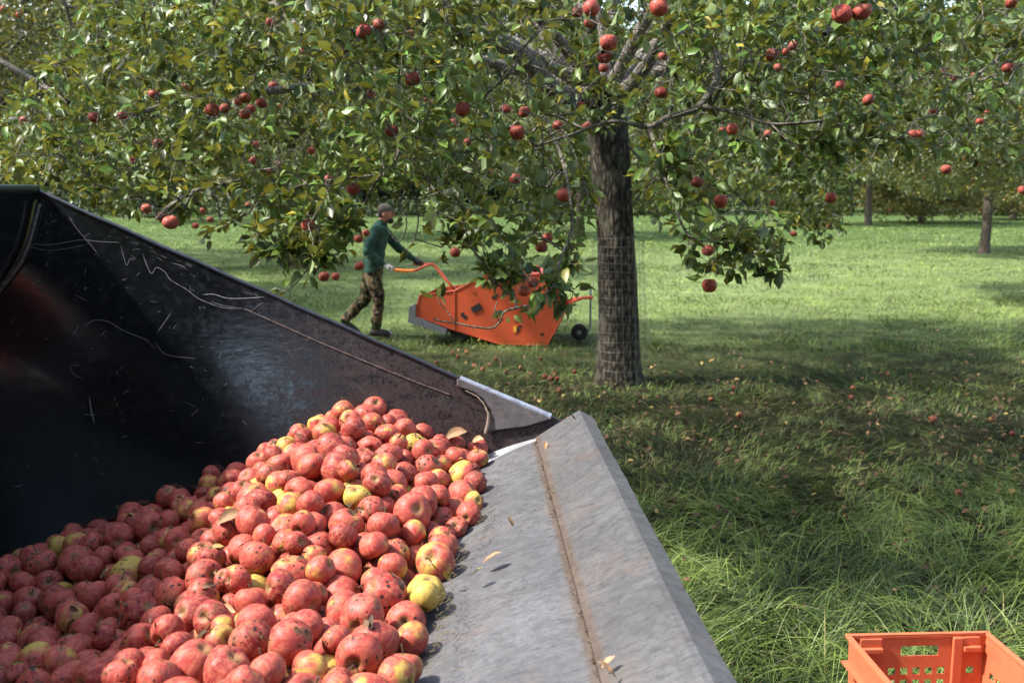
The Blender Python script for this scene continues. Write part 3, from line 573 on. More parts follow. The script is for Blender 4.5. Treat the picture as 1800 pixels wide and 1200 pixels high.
'1yf 1cv qd 1c 15n 244 j8 17 1mg 2hj os 12 1h4 2dk mc 19 14q 2et hu t 1ez 1lp kj 17 20m 1at pt y w1 261 fx 11 1uz 1jx ov 11 22g 2mp s7 1f 1pb 2i5 qh 14 '
'1ze 2cn sh 1g 1rg 296 r8 14 1js 1e9 mc 16 16u 1sr hy 1c 1zw 1z8 ra 19 1qq 211 q6 15 1xh 1hc pm 18 1m8 2l2 ox 1d 1j5 2fo n3 13 1op 1po nb 14 1ri 1ao ok '
'16 22u 24q rc 1d 1d8 28h kk 15 19i 1ha jf 16 10d 2bi hc 1c 14s 1q7 kx 13 1a7 1qc m6 11 12c 26w lz 13 xp 2im i4 11 1gm 1ar os 16 ps 2ak gg 15 170 1m3 '
'lb w 12k 2bw kv x 16x 1qy kw z 1i1 21f lg 14 233 28a qt 16 1eq 1gi ku 16 1ix 1by m8 18 1wo 2im t3 12 1u5 1cy p4 x 1sg 1tv p4 15 1es 25o kj 14 1eh 2l7 '
'l8 19 17f 1ya i4 17 1gz 2aw m2 15 224 2dj re 14 16t 1lm ie 18 21h 2j2 s6 14 1yn 1l9 p3 11 153 223 ic 12 114 1wf h1 1a 12g 1zb hc 17 1j6 1sf li 15 1r7 '
'2m6 re x 1y0 22u sg 15 1ji 2l5 nd 1a 1jx 22i md x yf 1x9 gj 13 uc 23w fo 15 21j 2ba re 12 1e7 1u8 jm 12 1xe 2lf th 12 1vg 19a t9 17 1sv 19v sc z 1iy '
'1dm ou t u1 2da hr 13 un 2gk hc 14 1fo 185 or 11 1qh 18j qx w xm 229 k6 14 r4 2f1 gh 16 1ui 23u s7 1a 1su 2hx s2 10 1nm 1h4 nd 1a 1ok 1k4 ng 17 1d4 '
'1wx ji 1b 18h 1w3 i7 18 1ig 1h3 m0 1c 1z0 2ir t2 18 za 2f0 g5 16 217 2g7 s2 17 17e 283 jp 15 y8 2j1 f6 1a 17t 22w j8 1b 1jn 2bu nl 1c x8 22b gg 12 1di '
'1ed kq 18 1lc 20l n4 13 1gb 1rn kn 1a 1i6 1yl l4 x 1v2 2ca sd 15 1g0 20t kh 16 1mh 1xf nn 1g 1ht 1lv lk 1e wu 2fk f0 15 1gg 2iq lv 16 1fi 1j3 l2 1d '
'1lv 1uo mq 16 14h 2j3 ho 17 1zn 282 sh 1f 11a 24l hs 10 p1 2cz g6 v 25j 13j s8 13 s0 2i3 gf 13 1ov 14r qz 15 1mk 1f1 qj y si 298 hu z vn 299 j4 16 yq '
'28m k4 t 16b 1sq kv w 11n 22x lg x 14v 1vs kh v zc 265 kn x xo 1yv iq t 1kf 1g2 ps z 178 2i6 ld w 187 2kk iy 16 221 225 rf 1b 1cx 1mv js 17 xf 2az gd '
'1i 144 1wn ha 14 1ew 1pe k8 18 1m6 1ak n8 1d 1hg 1u6 kr 10 170 2aj jf 17 16n 25u jb t 18v 1ot ig 15 11z 29p hu x 19d 2gh ji 16 1ui 2k3 sy 14 1kj 1ou '
'ly 13 12d 1tk hd 1g 1wn 29k sg 14 1v5 27l s9 11 1mc 1dt n7 1d 12h 2h7 h5 18 1cq 1ir k0 13 19g 1se ia 12 1tb 2ay rw 14 1e5 2di l2 15 xg 1zg gq 1c 1fw '
'28c ln 1e 16r 2ih ii 15 150 1um hg 16 1h0 24l lh 1a 202 24s sd 17 16v 2fw j2 1g 1g9 1eh lk 1c 139 260 iw 18 1bi 1pn j4 16 v7 2ix hb u 14x 1ns la v 1qd '
'2fm r6 1b 1mq 1qy ms 17 1js 1jm ly 11 ')
val = [int(k, 36) for k in pkd.split()]
PK = np.array(val, float).reshape(-1, 4) / 1000; PK[:, 0] -= 3
ORD0 = ['first', 'second', 'third', 'fourth', 'fifth', 'sixth', 'seventh', 'eighth', 'ninth', 'tenth', 'eleventh', 'twelfth', 'thirteenth', 'fourteenth', 'fifteenth', 'sixteenth']
TW = {20: 'twenty', 30: 'thirty'}
ORD = ORD0 + ['seventeenth', 'eighteenth', 'nineteenth', 'twentieth'] + ['twenty-' + o for o in ORD0[:9]] + ['thirtieth'] + ['thirty-' + o for o in ORD0[:9]]
def zone(u, v):
    if v > 1110: return 'at the bottom edge'
    if v > 1020: return 'low in the heap'
    edge = np.interp(v, [700, 780, 835, 930, 1000, 1185], [820, 870, 885, 840, 800, 745])
    if u > edge - 62 and v > 770: return 'by the grey plate'
    ridge = np.interp(u, [0, 200, 300, 400, 540, 620, 860], [985, 905, 850, 800, 715, 695, 770])
    if v < ridge + 55: return 'on the left ridge' if u < 480 else 'at the peak'
    if v < 860: return 'on the upper slope'
    return 'on the left slope' if u < 400 else 'in mid heap'
heapers = []
uu, vv = proj(PK[:, :3])
for i in range(300):
    x, y, z, r = PK[i]; c = rnd_col()
    if abs(uu[i] - 750) < 25 and abs(vv[i] - 1045) < 40: c = (.05, .1, .4, .3, 'yellow')
    o = apple((x, y, z), r * 1.045, c, rand_rot())
    if i < 170:
        s_ = bpy.data.objects.new('stem', STM); C.objects.link(s_); s_.parent = o
    heapers.append((o, c[4], zone(uu[i], vv[i]), uu[i]))
grp = {}
for o, cl, zn, u in heapers: grp.setdefault((cl, zn), []).append((u, o))
for (cl, zn), L in grp.items():
    L.sort(key=lambda a: a[0])
    for k, (u, o) in enumerate(L):
        if len(L) == 1: lb = 'the only %s apple %s' % (cl, zn)
        else: lb = '%s from left of the %s apples %s' % (ORD[k], cl, zn)
        tag(o, lb, 'apple', 'apples heaped in the loader bucket')
VV = []; QQ = []; LP = []; CO = []; n = 0
for x, y, z, r in PK[300:]:
    V, q = AL[int(rng.integers(11))]; M = np.array(rand_rot().to_matrix()); c = rnd_col()
    VV.append(V @ M.T * r * 1.04 + (x, y, z)); QQ.append(q + n); LP.append(V); CO.append(np.tile(c[:4], (len(V), 1))); n += len(V)
o = mesh_np('apple_heap', np.vstack(VV), [np.vstack(QQ)], APPLES, smooth=True, attrs={'lp': np.vstack(LP), 'acol': np.vstack(CO)})
tag(o, 'the many smaller showing and buried apples that fill the bucket heap', 'apple heap', kind='stuff')

# debris lying on the grey plate and among the apples
def dryleaf(n=9, l=.05, wd=.022, curl=1.2, seed=0):
    rs = np.random.default_rng(seed); G = []
    for i in range(n):
        t_ = i / (n - 1); wv = wd * math.sin(math.pi * min(1, t_ * 1.02 + .02)) ** .7 * .5 + .0003
        cx = l * t_; cz = .012 * math.sin(t_ * 3 * curl) + rs.normal(0, .0006)
        G.append([(cx, -wv, cz + wv * .7 * curl), (cx, -wv * .5, cz + wv * .15), (cx, 0, cz), (cx, wv * .5, cz + wv * .2), (cx, wv * .9, cz + wv * .9 * curl)])
    m = MB(); m.grid(G); return m
BR = m_plain('dry_leaf_brown', (.23, .13, .06), .75, 0, .6, 60); YL = m_plain('dry_leaf_yellow', (.42, .33, .10), .7, 0, .4, 60)
OC = m_plain('dry_leaf_ochre', (.36, .20, .10), .7, 0, .6, 60)
for k, (u, v, z, l, mt, lb) in enumerate([
    (848, 990, 1.03, .055, BR, 'thin curled brown leaf lying on the grey plate right of the apples'),
    (828, 1012, 1.03, .035, YL, 'small yellowish leaf on the grey plate next to the curled brown leaf'),
    (788, 1020, 1.005, .04, YL, 'yellow green leaf tucked where the grey plate meets the apples'),
    (902, 925, 1.055, .03, BR, 'small dark leaf scrap high on the grey plate'),
    (1082, 1190, 1.103, .04, OC, 'ochre leaf on the blade seam at the bottom edge of the photo'),
    (1058, 1172, 1.098, .028, OC, 'tiny ochre leaf scrap just above the ochre leaf on the seam'),
    (1012, 738, 1.165, .03, BR, 'red brown leaf scrap on the far tip of the blade'),
    (955, 848, 1.088, .022, YL, 'pale leaf crumb in the blade seam'),
    (958, 790, 1.085, .03, BR, 'red brown leaf scrap at the far end of the blade seam')]):
    p = PZ(u, v, z + .004); m = dryleaf(9, l, l * .5, .45, k); o = m.build('dry_leaf', mt, smooth=True); o.location = p
    o.rotation_euler = (rng.normal(0, .2), rng.normal(0, .2) - .3, rng.uniform(0, 6.3)); tag(o, lb, 'dry leaf')
for k, (u, v, dep, l, mt, lb) in enumerate([
    (408, 950, 2.2, .07, BR, 'big curled brown leaf between red apples in the middle of the heap'),
    (410, 1098, 1.95, .06, OC, 'ochre curled leaf between apples low in the heap'),
    (795, 775, 3.22, .08, BR, 'brown crumpled leaf at the right end of the heap peak'),
    (825, 775, 3.2, .05, OC, 'small leaf scrap beside the last apples near the corner')]):
    j = int(np.argmin((uu - u) ** 2 + (vv - v) ** 2 + 1e5 * (np.arange(len(uu)) > 300))); x, y, z, r = PK[j]
    q = Vector((0, 0, H)) - Vector((x, y, z)); q.normalize(); q = (q + Vector((0, 0, .8))).normalized()
    m = dryleaf(9, l, l * .6, .7, 40 + k); o = m.build('dry_leaf', mt, smooth=True); o.location = Vector((x, y, z)) + q * r * 1.06 + Vector((-l * .4, 0, 0))
    o.rotation_euler = (.5, -.2, rng.uniform(-.5, .5)); tag(o, lb, 'dry leaf')

bp_ = []; bd_ = []; bn_ = []
for i in rng.choice(300, 85, replace=False):
    x, y, z, r = PK[i]; q = Vector((rng.normal(0, .7), -.3 + rng.normal(0, .6), .8)).normalized(); pnt = np.array((x, y, z)) + np.array(q) * r * 1.06
    k = 1 + int(rng.integers(2))
    for _ in range(k): bp_.append(pnt + rng.normal(0, .006, 3)); dd_ = np.cross(np.array(q), rng.normal(size=3)); bd_.append(dd_); bn_.append(np.array(q) + rng.normal(0, .25, 3))
SCRAPS = (np.array(bp_), np.array(bd_), np.array(bn_))
# grass straws and dust gathered in the angle between plate and apples
m = MB()
for i in range(260):
    v = rng.uniform(800, 1190); u = np.interp(v, [790, 835, 930, 1000, 1185], [876, 880, 838, 790, 748]) + rng.exponential(14) - 6
    z = 1.028; p = PZ(u, v, z); a = rng.normal(.6, .9); l = rng.uniform(.006, .03)
    m.tube([p, p + np.array([math.cos(a) * l * .5, math.sin(a) * l * .5, .003 * rng.random()]), p + np.array([math.cos(a + .3) * l, math.sin(a + .3) * l, .001 + .2 * l * math.cos(a)])], rng.uniform(.0004, .0009), 3, False)
o = m.build('straw_litter', m_plain('straw', (.10, .075, .035), .8, 0, .8, 200)); tag(o, 'dark bits of straw and stalk along the foot of the apple heap', 'straw', kind='stuff')
m = MB()
for i in range(420):
    s = rng.uniform(.05, 2.3); x = .083 + rng.normal(0, .006); z = 1.077 + .25 * max(0, x - .083)
    p = np.array(bp(x, z, s)); a = rng.uniform(0, 6.3); l = rng.exponential(.0022) + .001; h = l * .6
    m.add([p + (l * math.cos(a + k * 2.09), l * math.sin(a + k * 2.09), 0) for k in range(3)] + [p + (0, 0, h)], tris=[(0, 1, 3), (1, 2, 3), (2, 0, 3)])
o = m.build('dirt_crumbs', m_plain('crumb', (.07, .045, .03), .9, 0, .9, 150)); tag(o, 'brown crumbs of dirt lying along the seam of the blade', 'dirt', kind='stuff')

# ------------------------------------------------------------ crate
CRM = NT('orange_plastic'); o_ = CRM.obj(); n_ = CRM.noise(o_, 40, 7, .7); n2_ = CRM.noise(CRM.map(o_, (60, 60, 160)), 1.4, 5, .6)
c_ = CRM.mix(n_, (.46, .095, .038), (.58, .15, .07)); c_ = CRM.mix(CRM.ramp(n2_, .60, .68, 0, .8), c_, (.06, .03, .015)); c_ = CRM.mix(CRM.ramp(CRM.noise(o_, 9, 5), .5, .7, 0, .5), c_, (.34, .09, .04))
CRM.b.inputs['Subsurface Weight'].default_value = .0; CRM = CRM.set(c_, .5, 0, .4)
zt = .37; pa, pb = PZ(1494, 1119, zt), PZ(1733, 1114, zt); CW = float(np.linalg.norm(pb - pa)); CL = .60; CH = .30
ax = (pb - pa) / CW; ay = np.array([-ax[1], ax[0], 0])        # ay points away; the crate runs back to the viewer along -ay
crate = empty('plastic_crate', tuple(pa - np.array([0, 0, CH])))
tag(crate, 'orange perforated plastic fruit crate standing in the long grass', 'crate')
def cp(x, y, z): return pa + ax * x - ay * y + np.array([0, 0, z])      # x across, y towards viewer, z <= 0 down from the rim
def panel(f, cu, cv, holes, th):
    """panel with real square openings. f(u,v,d) -> point; cu/cv sorted cut lines; holes set of (i,j)"""
    m = MB(); nu, nv = len(cu) - 1, len(cv) - 1
    for i in range(nu):
        for j in range(nv):
            if (i, j) in holes: continue
            q = [(cu[i], cv[j]), (cu[i + 1], cv[j]), (cu[i + 1], cv[j + 1]), (cu[i], cv[j + 1])]
            m.add([f(a, b, 0) for a, b in q], [(0, 1, 2, 3)]); m.add([f(a, b, th) for a, b in q], [(3, 2, 1, 0)])
            for e, (di, dj) in enumerate(((0, -1), (1, 0), (0, 1), (-1, 0))):
                k = (i + di, j + dj)
                if k in holes or not (0 <= k[0] < nu and 0 <= k[1] < nv):
                    a, b = q[e], q[(e + 1) % 4]; m.add([f(*a, 0), f(*a, th), f(*b, th), f(*b, 0)], [(0, 1, 2, 3)])
    return m
tap = .10
def tp(z): return -z * tap
def cuts(segs, total, c0=0.):
    c = [c0]
    for a, b in segs: c += [a, b]
    return c + [total]
hx = [(.142 + k * .0465, .170 + k * .0465) for k in range(5)] + [(.438, .466)]
hx = [(a * CW / .5, b * CW / .5) for a, b in hx]
hz = [(-.30 + .02, -.27 + .015), (-.235, -.21), (-.19, -.165), (-.145, -.12)]
cu = cuts(hx, CW); cv = cuts(hz, -.075, -CH) + [-.038, 0.]
hl = {(2 * k + 1, 2 * j + 1) for k in range(6) for j in range(4)} - {(11, 1), (11, 5)}
cu2 = sorted(cu + [.184 * CW / .5 + .0001]); slot_i = [i for i in range(len(cu) - 1) if .18 * CW / .5 <= (cu[i] + cu[i + 1]) / 2 <= .325 * CW / .5]
nv = len(cv) - 1
hl |= {(i, nv - 2) for i in slot_i}
m = panel(lambda a, b, d: cp(a + (CW / 2 - a) * 2 * tp(b) / CW * .5, tp(b) * .35 - d, b), cu, cv, hl, .004); part(m, 'end_wall', CRM, crate)
m = panel(lambda a, b, d: cp(a, CL - tp(b) * .35 + d, b), cu, cv, hl, .004); part(m, 'end_wall', CRM, crate)
hy = [(.05 + k * .046, .078 + k * .046) for k in range(11)]
cy = cuts(hy, CL); hs = {(2 * k + 1, 2 * j + 1) for k in range(11) for j in range(4) if k not in (5,)}
hs -= {(2 * 10 + 1, 2 * j + 1) for j in range(4)}
m = panel(lambda a, b, d: cp(CW - tp(b) * .35 + d, a, b), cy, cv, hs, .004); part(m, 'side_wall', CRM, crate)
m = panel(lambda a, b, d: cp(tp(b) * .35 - d, a, b), cy, cv, hs, .004); part(m, 'side_wall', CRM, crate)
hb = {(2 * k + 1, 2 * j + 1) for k in range(6) for j in range(11)}
m = panel(lambda a, b, d: cp(a, b, -CH + d), cuts(hx, CW), cuts(hy, CL), hb, .004); part(m, 'base', CRM, crate)
m = MB()    # rolled rim
def frame(m, z0, z1, inn, out):
    Mx = Matrix(((ax[0], -ay[0], 0, pa[0]), (ax[1], -ay[1], 0, pa[1]), (0, 0, 1, pa[2]), (0, 0, 0, 1)))
    m.box((-out, -out, z0), (CW + out, inn, z1), Mx); m.box((-out, CL - inn, z0), (CW + out, CL + out, z1), Mx)
    m.box((-out, inn, z0), (inn, CL - inn, z1), Mx); m.box((CW - inn, inn, z0), (CW + out, CL - inn, z1), Mx)
    return Mx
Mx = frame(m, -.004, .008, .004, .013); part(m, 'rim', CRM, crate, bevel=.002)
m = MB(); frame(m, -.105, -.098, -.001, .020); part(m, 'lower_flange', CRM, crate, bevel=.002)
for a, b in ((.035, .115), (.412, .475)):
    a, b = a * CW / .5, b * CW / .5
    m = MB(); m.box((a, .004, -.055), (b, .026, -.036), Mx); m.box((a, .004, -.036), (b, .012, -.004), Mx); part(m, 'stacking_lug', CRM, crate, bevel=.003)
m = MB(); m.box((.375 * CW / .5, .004, -.29), (.410 * CW / .5, .018, -.004), Mx); part(m, 'corner_rib', CRM, crate, bevel=.003)

# ------------------------------------------------------------ foliage tools
def unit(a): return a / (np.linalg.norm(a, axis=-1, keepdims=True) + 1e-9)
def leaf_mesh(name, pos, d, nrm, ln, wd, tint, mat, parent=None, simple=False, link=True):
    """pos/d/nrm (n,3), ln/wd (n,), tint (n,2)"""
    n = len(pos); d = unit(d); s = unit(np.cross(d, nrm)); u = np.cross(s, d)
    if simple:
        prof_ = [(0, 0, 0), (.42, .5, .10), (1, 0, -.12), (.42, -.5, .10)]
        F_ = [(0, 1, 2, 3)]; F3 = []
    else:
        prof_ = [(0, 0, 0), (.22, .40, .10), (.25, 0, .0), (.22, -.40, .10), (.62, .46, .04), (.62, 0, -.07), (.62, -.46, .04), (1.0, 0, -.25)]
        F_ = [(1, 4, 5, 2), (2, 5, 6, 3)]; F3 = [(0, 1, 2), (0, 2, 3), (4, 7, 5), (5, 7, 6)]
    cu = rng.uniform(-.6, 2.2, n); fo = rng.uniform(.4, 1.9, n)
    V = np.zeros((n, len(prof_), 3), np.float32)
    for k, (a, b, c_) in enumerate(prof_):
        up = (c_ * (fo if b else cu)) * ln
        V[:, k] = pos + d * (a * ln)[:, None] + s * (b * wd)[:, None] + u * up[:, None]
    base = (np.arange(n) * len(prof_))[:, None]
    fs = [np.concatenate([base + np.array(f) for f in F_])]
    if F3: fs.append(np.concatenate([base + np.array(f) for f in F3]))
    T = np.zeros((n, len(prof_), 4), np.float32); T[:, :, 0] = tint[:, None, 0]; T[:, :, 1] = tint[:, None, 1]; T[:, :, 3] = 1
    return mesh_np(name, V.reshape(-1, 3), fs, mat, parent, not simple, {'tint': T.reshape(-1, 4)}, link)

class Skel:
    def __init__(s, cap=60000): s.p = np.zeros((cap, 3)); s.par = np.full(cap, -1); s.n = 0; s.min = {}
    def add(s, p, par, rmin=0):
        i = s.n; s.p[i] = p; s.par[i] = par; s.n += 1
        if rmin: s.min[i] = rmin
        return i
    def chain(s, pts, par, r0=0, r1=0):
        ids = []
        for k, q in enumerate(pts): par = s.add(q, par, r0 + (r1 - r0) * k / max(1, len(pts) - 1)); ids.append(par)
        return ids
    def grow(s, targets, step=.16, wob=.25):
        tips = []
        D0 = np.min(np.linalg.norm(targets[:, None] - s.p[None, :s.n:3], axis=2), axis=1) if len(targets) < 20000 else None
        for t_ in targets[np.argsort(D0)]:
            d = s.p[:s.n] - t_; k = int(np.argmin((d * d).sum(1))); L = float(np.linalg.norm(d[k])); par = k; a = s.p[k].copy()
            m = int(L / step)
            if m > 0:
                w_ = rng.normal(0, wob * L * .3, 3) + np.array([0, 0, .12 * L])
                for j in range(1, m + 1):
                    f = j / (m + 1); par = s.add(a + (t_ - a) * f + w_ * math.sin(math.pi * f) + rng.normal(0, .012, 3), par)
            tips.append(s.add(t_, par))
        return np.array(tips)
    def radii(s, r0=.0024, e=.45, rmax=.2):
        cnt = np.zeros(s.n)
        haschild = np.zeros(s.n, bool); haschild[s.par[:s.n][s.par[:s.n] >= 0]] = True
        cnt[~haschild] = 1
        for i in range(s.n - 1, 0, -1):
            if s.par[i] >= 0: cnt[s.par[i]] += cnt[i]
        r = np.minimum(r0 * np.maximum(cnt, 1) ** e, rmax)
        for i, m in s.min.items(): r[i] = m
        return r
    def wood(s, name, mat, parent, r, keep=None, lo=0, hi=9):
        i = np.arange(s.n); i = i[s.par[:s.n] >= 0]
        if keep is not None: i = i[keep[i]]
        p = s.par[i]; ra = np.minimum(r[p], r[i] * 1.6); rb = r[i]
        VS = []; Q = []; n = 0
        for sides, sel in ((3, ra < .012), (6, (ra >= .012) & (ra < .05)), (10, ra >= .05)):
            sel = sel & (ra >= lo) & (ra < hi)
            if not sel.any(): continue
            A, B = s.p[p[sel]], s.p[i[sel]]; T = unit(B - A)
            up = np.where(np.abs(T[:, 2:3]) > .9, np.array([[1., 0, 0]]), np.array([[0, 0, 1.]])); a = unit(np.cross(T, up)); b = np.cross(T, a)
            ang = np.arange(sides) * 2 * np.pi / sides
            off = np.cos(ang)[None, :, None] * a[:, None] + np.sin(ang)[None, :, None] * b[:, None]
            A2 = A - T * (ra[sel] * .4)[:, None]; B2 = B + T * (rb[sel] * .4)[:, None]
            V = np.concatenate([A2[:, None] + off * ra[sel][:, None, None], B2[:, None] + off * rb[sel][:, None, None]], 1)
            m = len(A); base = (np.arange(m) * 2 * sides)[:, None] + n
            for k in range(sides):
                Q.append(base + np.array([k, (k + 1) % sides, sides + (k + 1) % sides, sides + k]))
            VS.append(V.reshape(-1, 3)); n += m * 2 * sides
        return mesh_np(name, np.vstack(VS), [np.vstack(Q)], mat, parent, True)
def vnoise(p, sc=1., off=0.):
    return np.array([noise.noise(Vector((a * sc + off, b * sc, c_ * sc))) for a, b, c_ in p])
def rough_trunk(pts, rad, name, mat, parent, sides=40, n=60, amp=.05, flare=.22):
    pts = catmull(pts, 12); rad = np.interp(np.linspace(0, 1, len(pts)), np.linspace(0, 1, len(rad)), rad)
    G = []
    for i, (p, r) in enumerate(zip(pts, rad)):
        row = []
        hgt = p[2]
        for k in range(sides + 1):
            a = 2 * math.pi * (k % sides) / sides; cx, cy = math.cos(a), math.sin(a)
            nn = noise.noise(Vector((cx * 1.6, cy * 1.6, hgt * .9))) * amp * 2 + noise.noise(Vector((cx * 7, cy * 7, hgt * 2.4))) * amp * .8
            fl = flare * math.exp(-hgt / .16) * (1 + .35 * math.cos(a * 5 + 1))
            q = r * (1 + nn + fl); row.append((p[0] + cx * q, p[1] + cy * q, p[2]))
        G.append(row)
    m = MB(); m.grid(G); o = m.build(name, mat, None, smooth=True); o.parent = parent; o.matrix_parent_inverse = Matrix.Translation(-parent.location); return o

np_, nd_, nn_s = SCRAPS; k_ = len(np_)
o = leaf_mesh('leaf_scraps', np_, nd_, nn_s, rng.uniform(.012, .04, k_), rng.uniform(.006, .018, k_), np.stack([rng.random(k_), (rng.random(k_) < .25) * 1.], 1), LITTER)
tag(o, 'brown scraps of dry leaf caught between the heaped apples', 'leaf scraps', kind='stuff')

# ------------------------------------------------------------ the main apple tree
TB = PZ(1093, 676); tx, ty = TB[0], TB[1] + .2
tree = empty('apple_tree', (tx, ty, 0))
tag(tree, 'large old apple tree with red apples, its thick dark trunk wrapped in wire mesh', 'apple tree')
def wp(o): o.parent = tree; o.matrix_parent_inverse = Matrix.Translation(-tree.location); return o
T1 = P(1083, 420, ty); T2 = P(1070, 250, ty); T3 = P(1064, 170, ty + .1)
rough_trunk([(tx, ty, -.05), (tx - .01, ty, .5), T1, T2, T3], [.222, .205, .190, .20, .19], 'trunk', BARK, tree)
sk = Skel()
top = sk.add(T2, -1, .17); top2 = sk.add(T3, top, .16)
limb_ids = []
def limb(pts, r0, r1, par=top2, n=5):
    q = catmull([sk.p[par]] + [np.array(p) for p in pts], n)[1:]; ids = sk.chain(q, par, r0, r1); limb_ids.extend(ids); return ids
limb([P(985, 165, ty - .4), P(930, 110, ty - .9), P(870, 75, ty - 1.4), P(760, 40, ty - 1.9), P(640, 60, ty - 2.6), P(560, 130, 6.6)], .10, .02)
limb([P(1110, 150, ty - .3), P(1168, 55, ty - .8), P(1210, -60, ty - 1.4), P(1300, -160, 7.6)], .085, .03)
limb([P(985, 100, ty), P(900, 0, ty + .2), (-1.6, ty, 4.5), (-3.2, ty - .4, 4.6), (-4.4, ty - .8, 3.6)], .09, .02)
limb([P(1160, 120, ty + .1), (2.6, ty, 3.6), (4.0, ty - .4, 3.9), (5.4, ty - .9, 3.4)], .09, .02)
limb([(1.0, ty + .8, 3.4), (.7, ty + 2.2, 4.2), (.3, ty + 3.8, 3.9)], .085, .02)
limb([(1.6, ty + .7, 3.5), (3.0, ty + 2.0, 4.0), (4.2, ty + 3.4, 3.5)], .075, .02)
limb([(-.2, ty + 1.0, 3.6), (-2.2, ty + 2.2, 4.2), (-3.6, ty + 2.8, 3.5)], .075, .02)
limb([(1.0, ty, 4.2), (.8, ty - .2, 5.6)], .09, .03)
limb([P(1040, 110, ty - .6), (.7, ty - 1.8, 4.0), (.5, ty - 3.2, 4.1), (.4, ty - 4.4, 3.5), P(1060, 90, 4.9)], .075, .014)
limb([(1.5, ty - 1.2, 3.9), (2.2, ty - 2.6, 4.0), (2.5, ty - 3.9, 3.5), P(1450, 60, 5.0)], .065, .014)
limb([(-.2, ty - 1.4, 3.8), (-1.2, ty - 2.8, 3.9), (-1.7, ty - 3.6, 3.4), P(600, 120, 5.3)], .06, .014)
limb([(-1.6, ty - 1.2, 4.0), (-3.0, ty - 2.6, 3.8), (-3.8, ty - 3.4, 3.2), P(120, 180, 6.0)], .055, .014)
limb([(-.5, ty - .2, 3.2), P(560, 150, 8.2), P(360, 170, 7.4), P(240, 200, 6.8)], .06, .016)
limb([(3.0, ty - 1.0, 3.7), (4.2, ty - 2.6, 3.5), P(1720, 130, 6.3)], .05, .012)
# the pale horizontal bough in front of the trunk and the ones that hang from it
near = lambda *a: [P(*q) for q in a]
def attach(pts, r0, r1, n=5):
    d = sk.p[:sk.n] - pts[0]; k = int(np.argmin((d * d).sum(1))); return limb(pts, r0, r1, k, n)
b1 = attach(near((1235, 60, 6.3), (1262, 120, 5.7), (1230, 186, 5.3), (1175, 206, 5.2), (1140, 223, 5.15), (1075, 214, 5.1), (1000, 238, 5.0), (945, 256, 4.9)), .026, .006)
b2 = attach(near((1230, 186, 5.3), (1300, 200, 5.2), (1355, 218, 5.1), (1445, 213, 5.0)), .014, .009)
attach(near((1355, 218, 5.1), (1400, 262, 4.95), (1440, 290, 4.9)), .008, .004)
attach(near((1140, 223, 5.15), (1150, 250, 5.0), (1165, 300, 4.9), (1190, 375, 4.8), (1212, 415, 4.75), (1250, 425, 4.7), (1310, 440, 4.65), (1350, 455, 4.6)), .013, .004)
attach(near((1250, 185, 5.5), (1275, 145, 5.0), (1320, 110, 4.9)), .012, .006)
attach(near((945, 256, 4.9), (985, 230, 4.85), (1010, 270, 4.75), (1030, 330, 4.7), (1040, 365, 4.65)), .006, .004)
hang = attach(near((960, 200, 5.4), (985, 270, 5.0), (1000, 330, 4.7), (1005, 400, 4.6), (985, 455, 4.5), (975, 495, 4.45), (940, 532, 4.42), (890, 546, 4.4), (878, 566, 4.4), (858, 577, 4.38), (800, 568, 4.38), (770, 563, 4.4), (762, 560, 4.4)), .010, .0035)
attach(near((800, 568, 4.38), (785, 545, 4.4), (775, 535, 4.4), (768, 520, 4.4)), .004, .0025)
attach(near((878, 566, 4.4), (870, 545, 4.4), (875, 530, 4.4)), .004, .003)
attach(near((700, 250, 5.4), (660, 320, 5.1), (625, 385, 5.0), (600, 410, 4.95), (570, 430, 4.9), (530, 440, 4.85), (480, 440, 4.8)), .010, .004)
attach(near((600, 410, 4.95), (570, 440, 4.9), (540, 475, 4.8), (510, 508, 4.8), (488, 512, 4.8)), .006, .003)
attach(near((560, 320, 5.3), (470, 345, 5.2), (440, 372, 5.1), (400, 395, 5.1), (362, 412, 5.05)), .008, .003)
attach(near((440, 372, 5.1), (412, 385, 5.1), (375, 400, 5.1), (368, 425, 5.1)), .005, .003)
attach(near((690, 340, 5.0), (715, 390, 4.9), (700, 425, 4.85), (680, 400, 4.85)), .005, .003)
attach(near((720, 330, 4.9), (735, 380, 4.9), (728, 420, 4.9), (715, 440, 4.9)), .005, .003)
bare = set(hang[-22:])
# apples: (u, v, size in photo px)
AP = """42 211 15 166 207 21 216 205 19 271 166 18 325 154 14 372 193 25 395 191 19 431 173 21 419 179 16 441 191 18 460 181 20 431 201 20 450 254 13 277 252 18 232 282 14 300 391 28
287 382 22 257 367 18 444 282 14 487 290 15 472 302 12 640 56 27 666 43 22 725 139 27 650 167 19 689 230 23 814 192 27 797 216 15 621 332 24 577 317 17 542 397 25 547 265 14 475 40 15
532 91 12 480 151 16 722 59 16 890 192 18 800 443 20 570 486 20 590 486 16 632 467 18 643 410 14 630 420 16 822 250 14 752 177 14 357 370 11 370 386 12 344 397 12 439 360 15
1039 14 30 1015 22 20 1035 41 17 1070 75 31 1062 100 26 1061 120 18 1159 13 32 1162 163 22 909 233 28 922 197 22 980 220 18 1031 222 17 1020 185 14 906 314 20 992 343 27 1267 354 25
962 418 20 952 434 22 942 472 16 936 496 22 920 511 23 1225 320 22 1245 440 22 1247 502 28 1480 25 36 1515 21 34 1357 97 24 1394 81 17 1382 91 14 1368 119 14 1165 100 17 1287 227 22 1269 229 12
1350 235 14 1477 150 17 1526 176 20 1605 236 16 1616 235 16 1640 195 17 1657 127 12 1677 137 12 1715 135 16 1772 119 20 1778 4 22 1722 214 13 1663 298 18 1460 347 20 1395 411 12 1460 397 14
1357 356 14 1797 334 16 1702 330 12 1330 10 18 1117 290 14"""
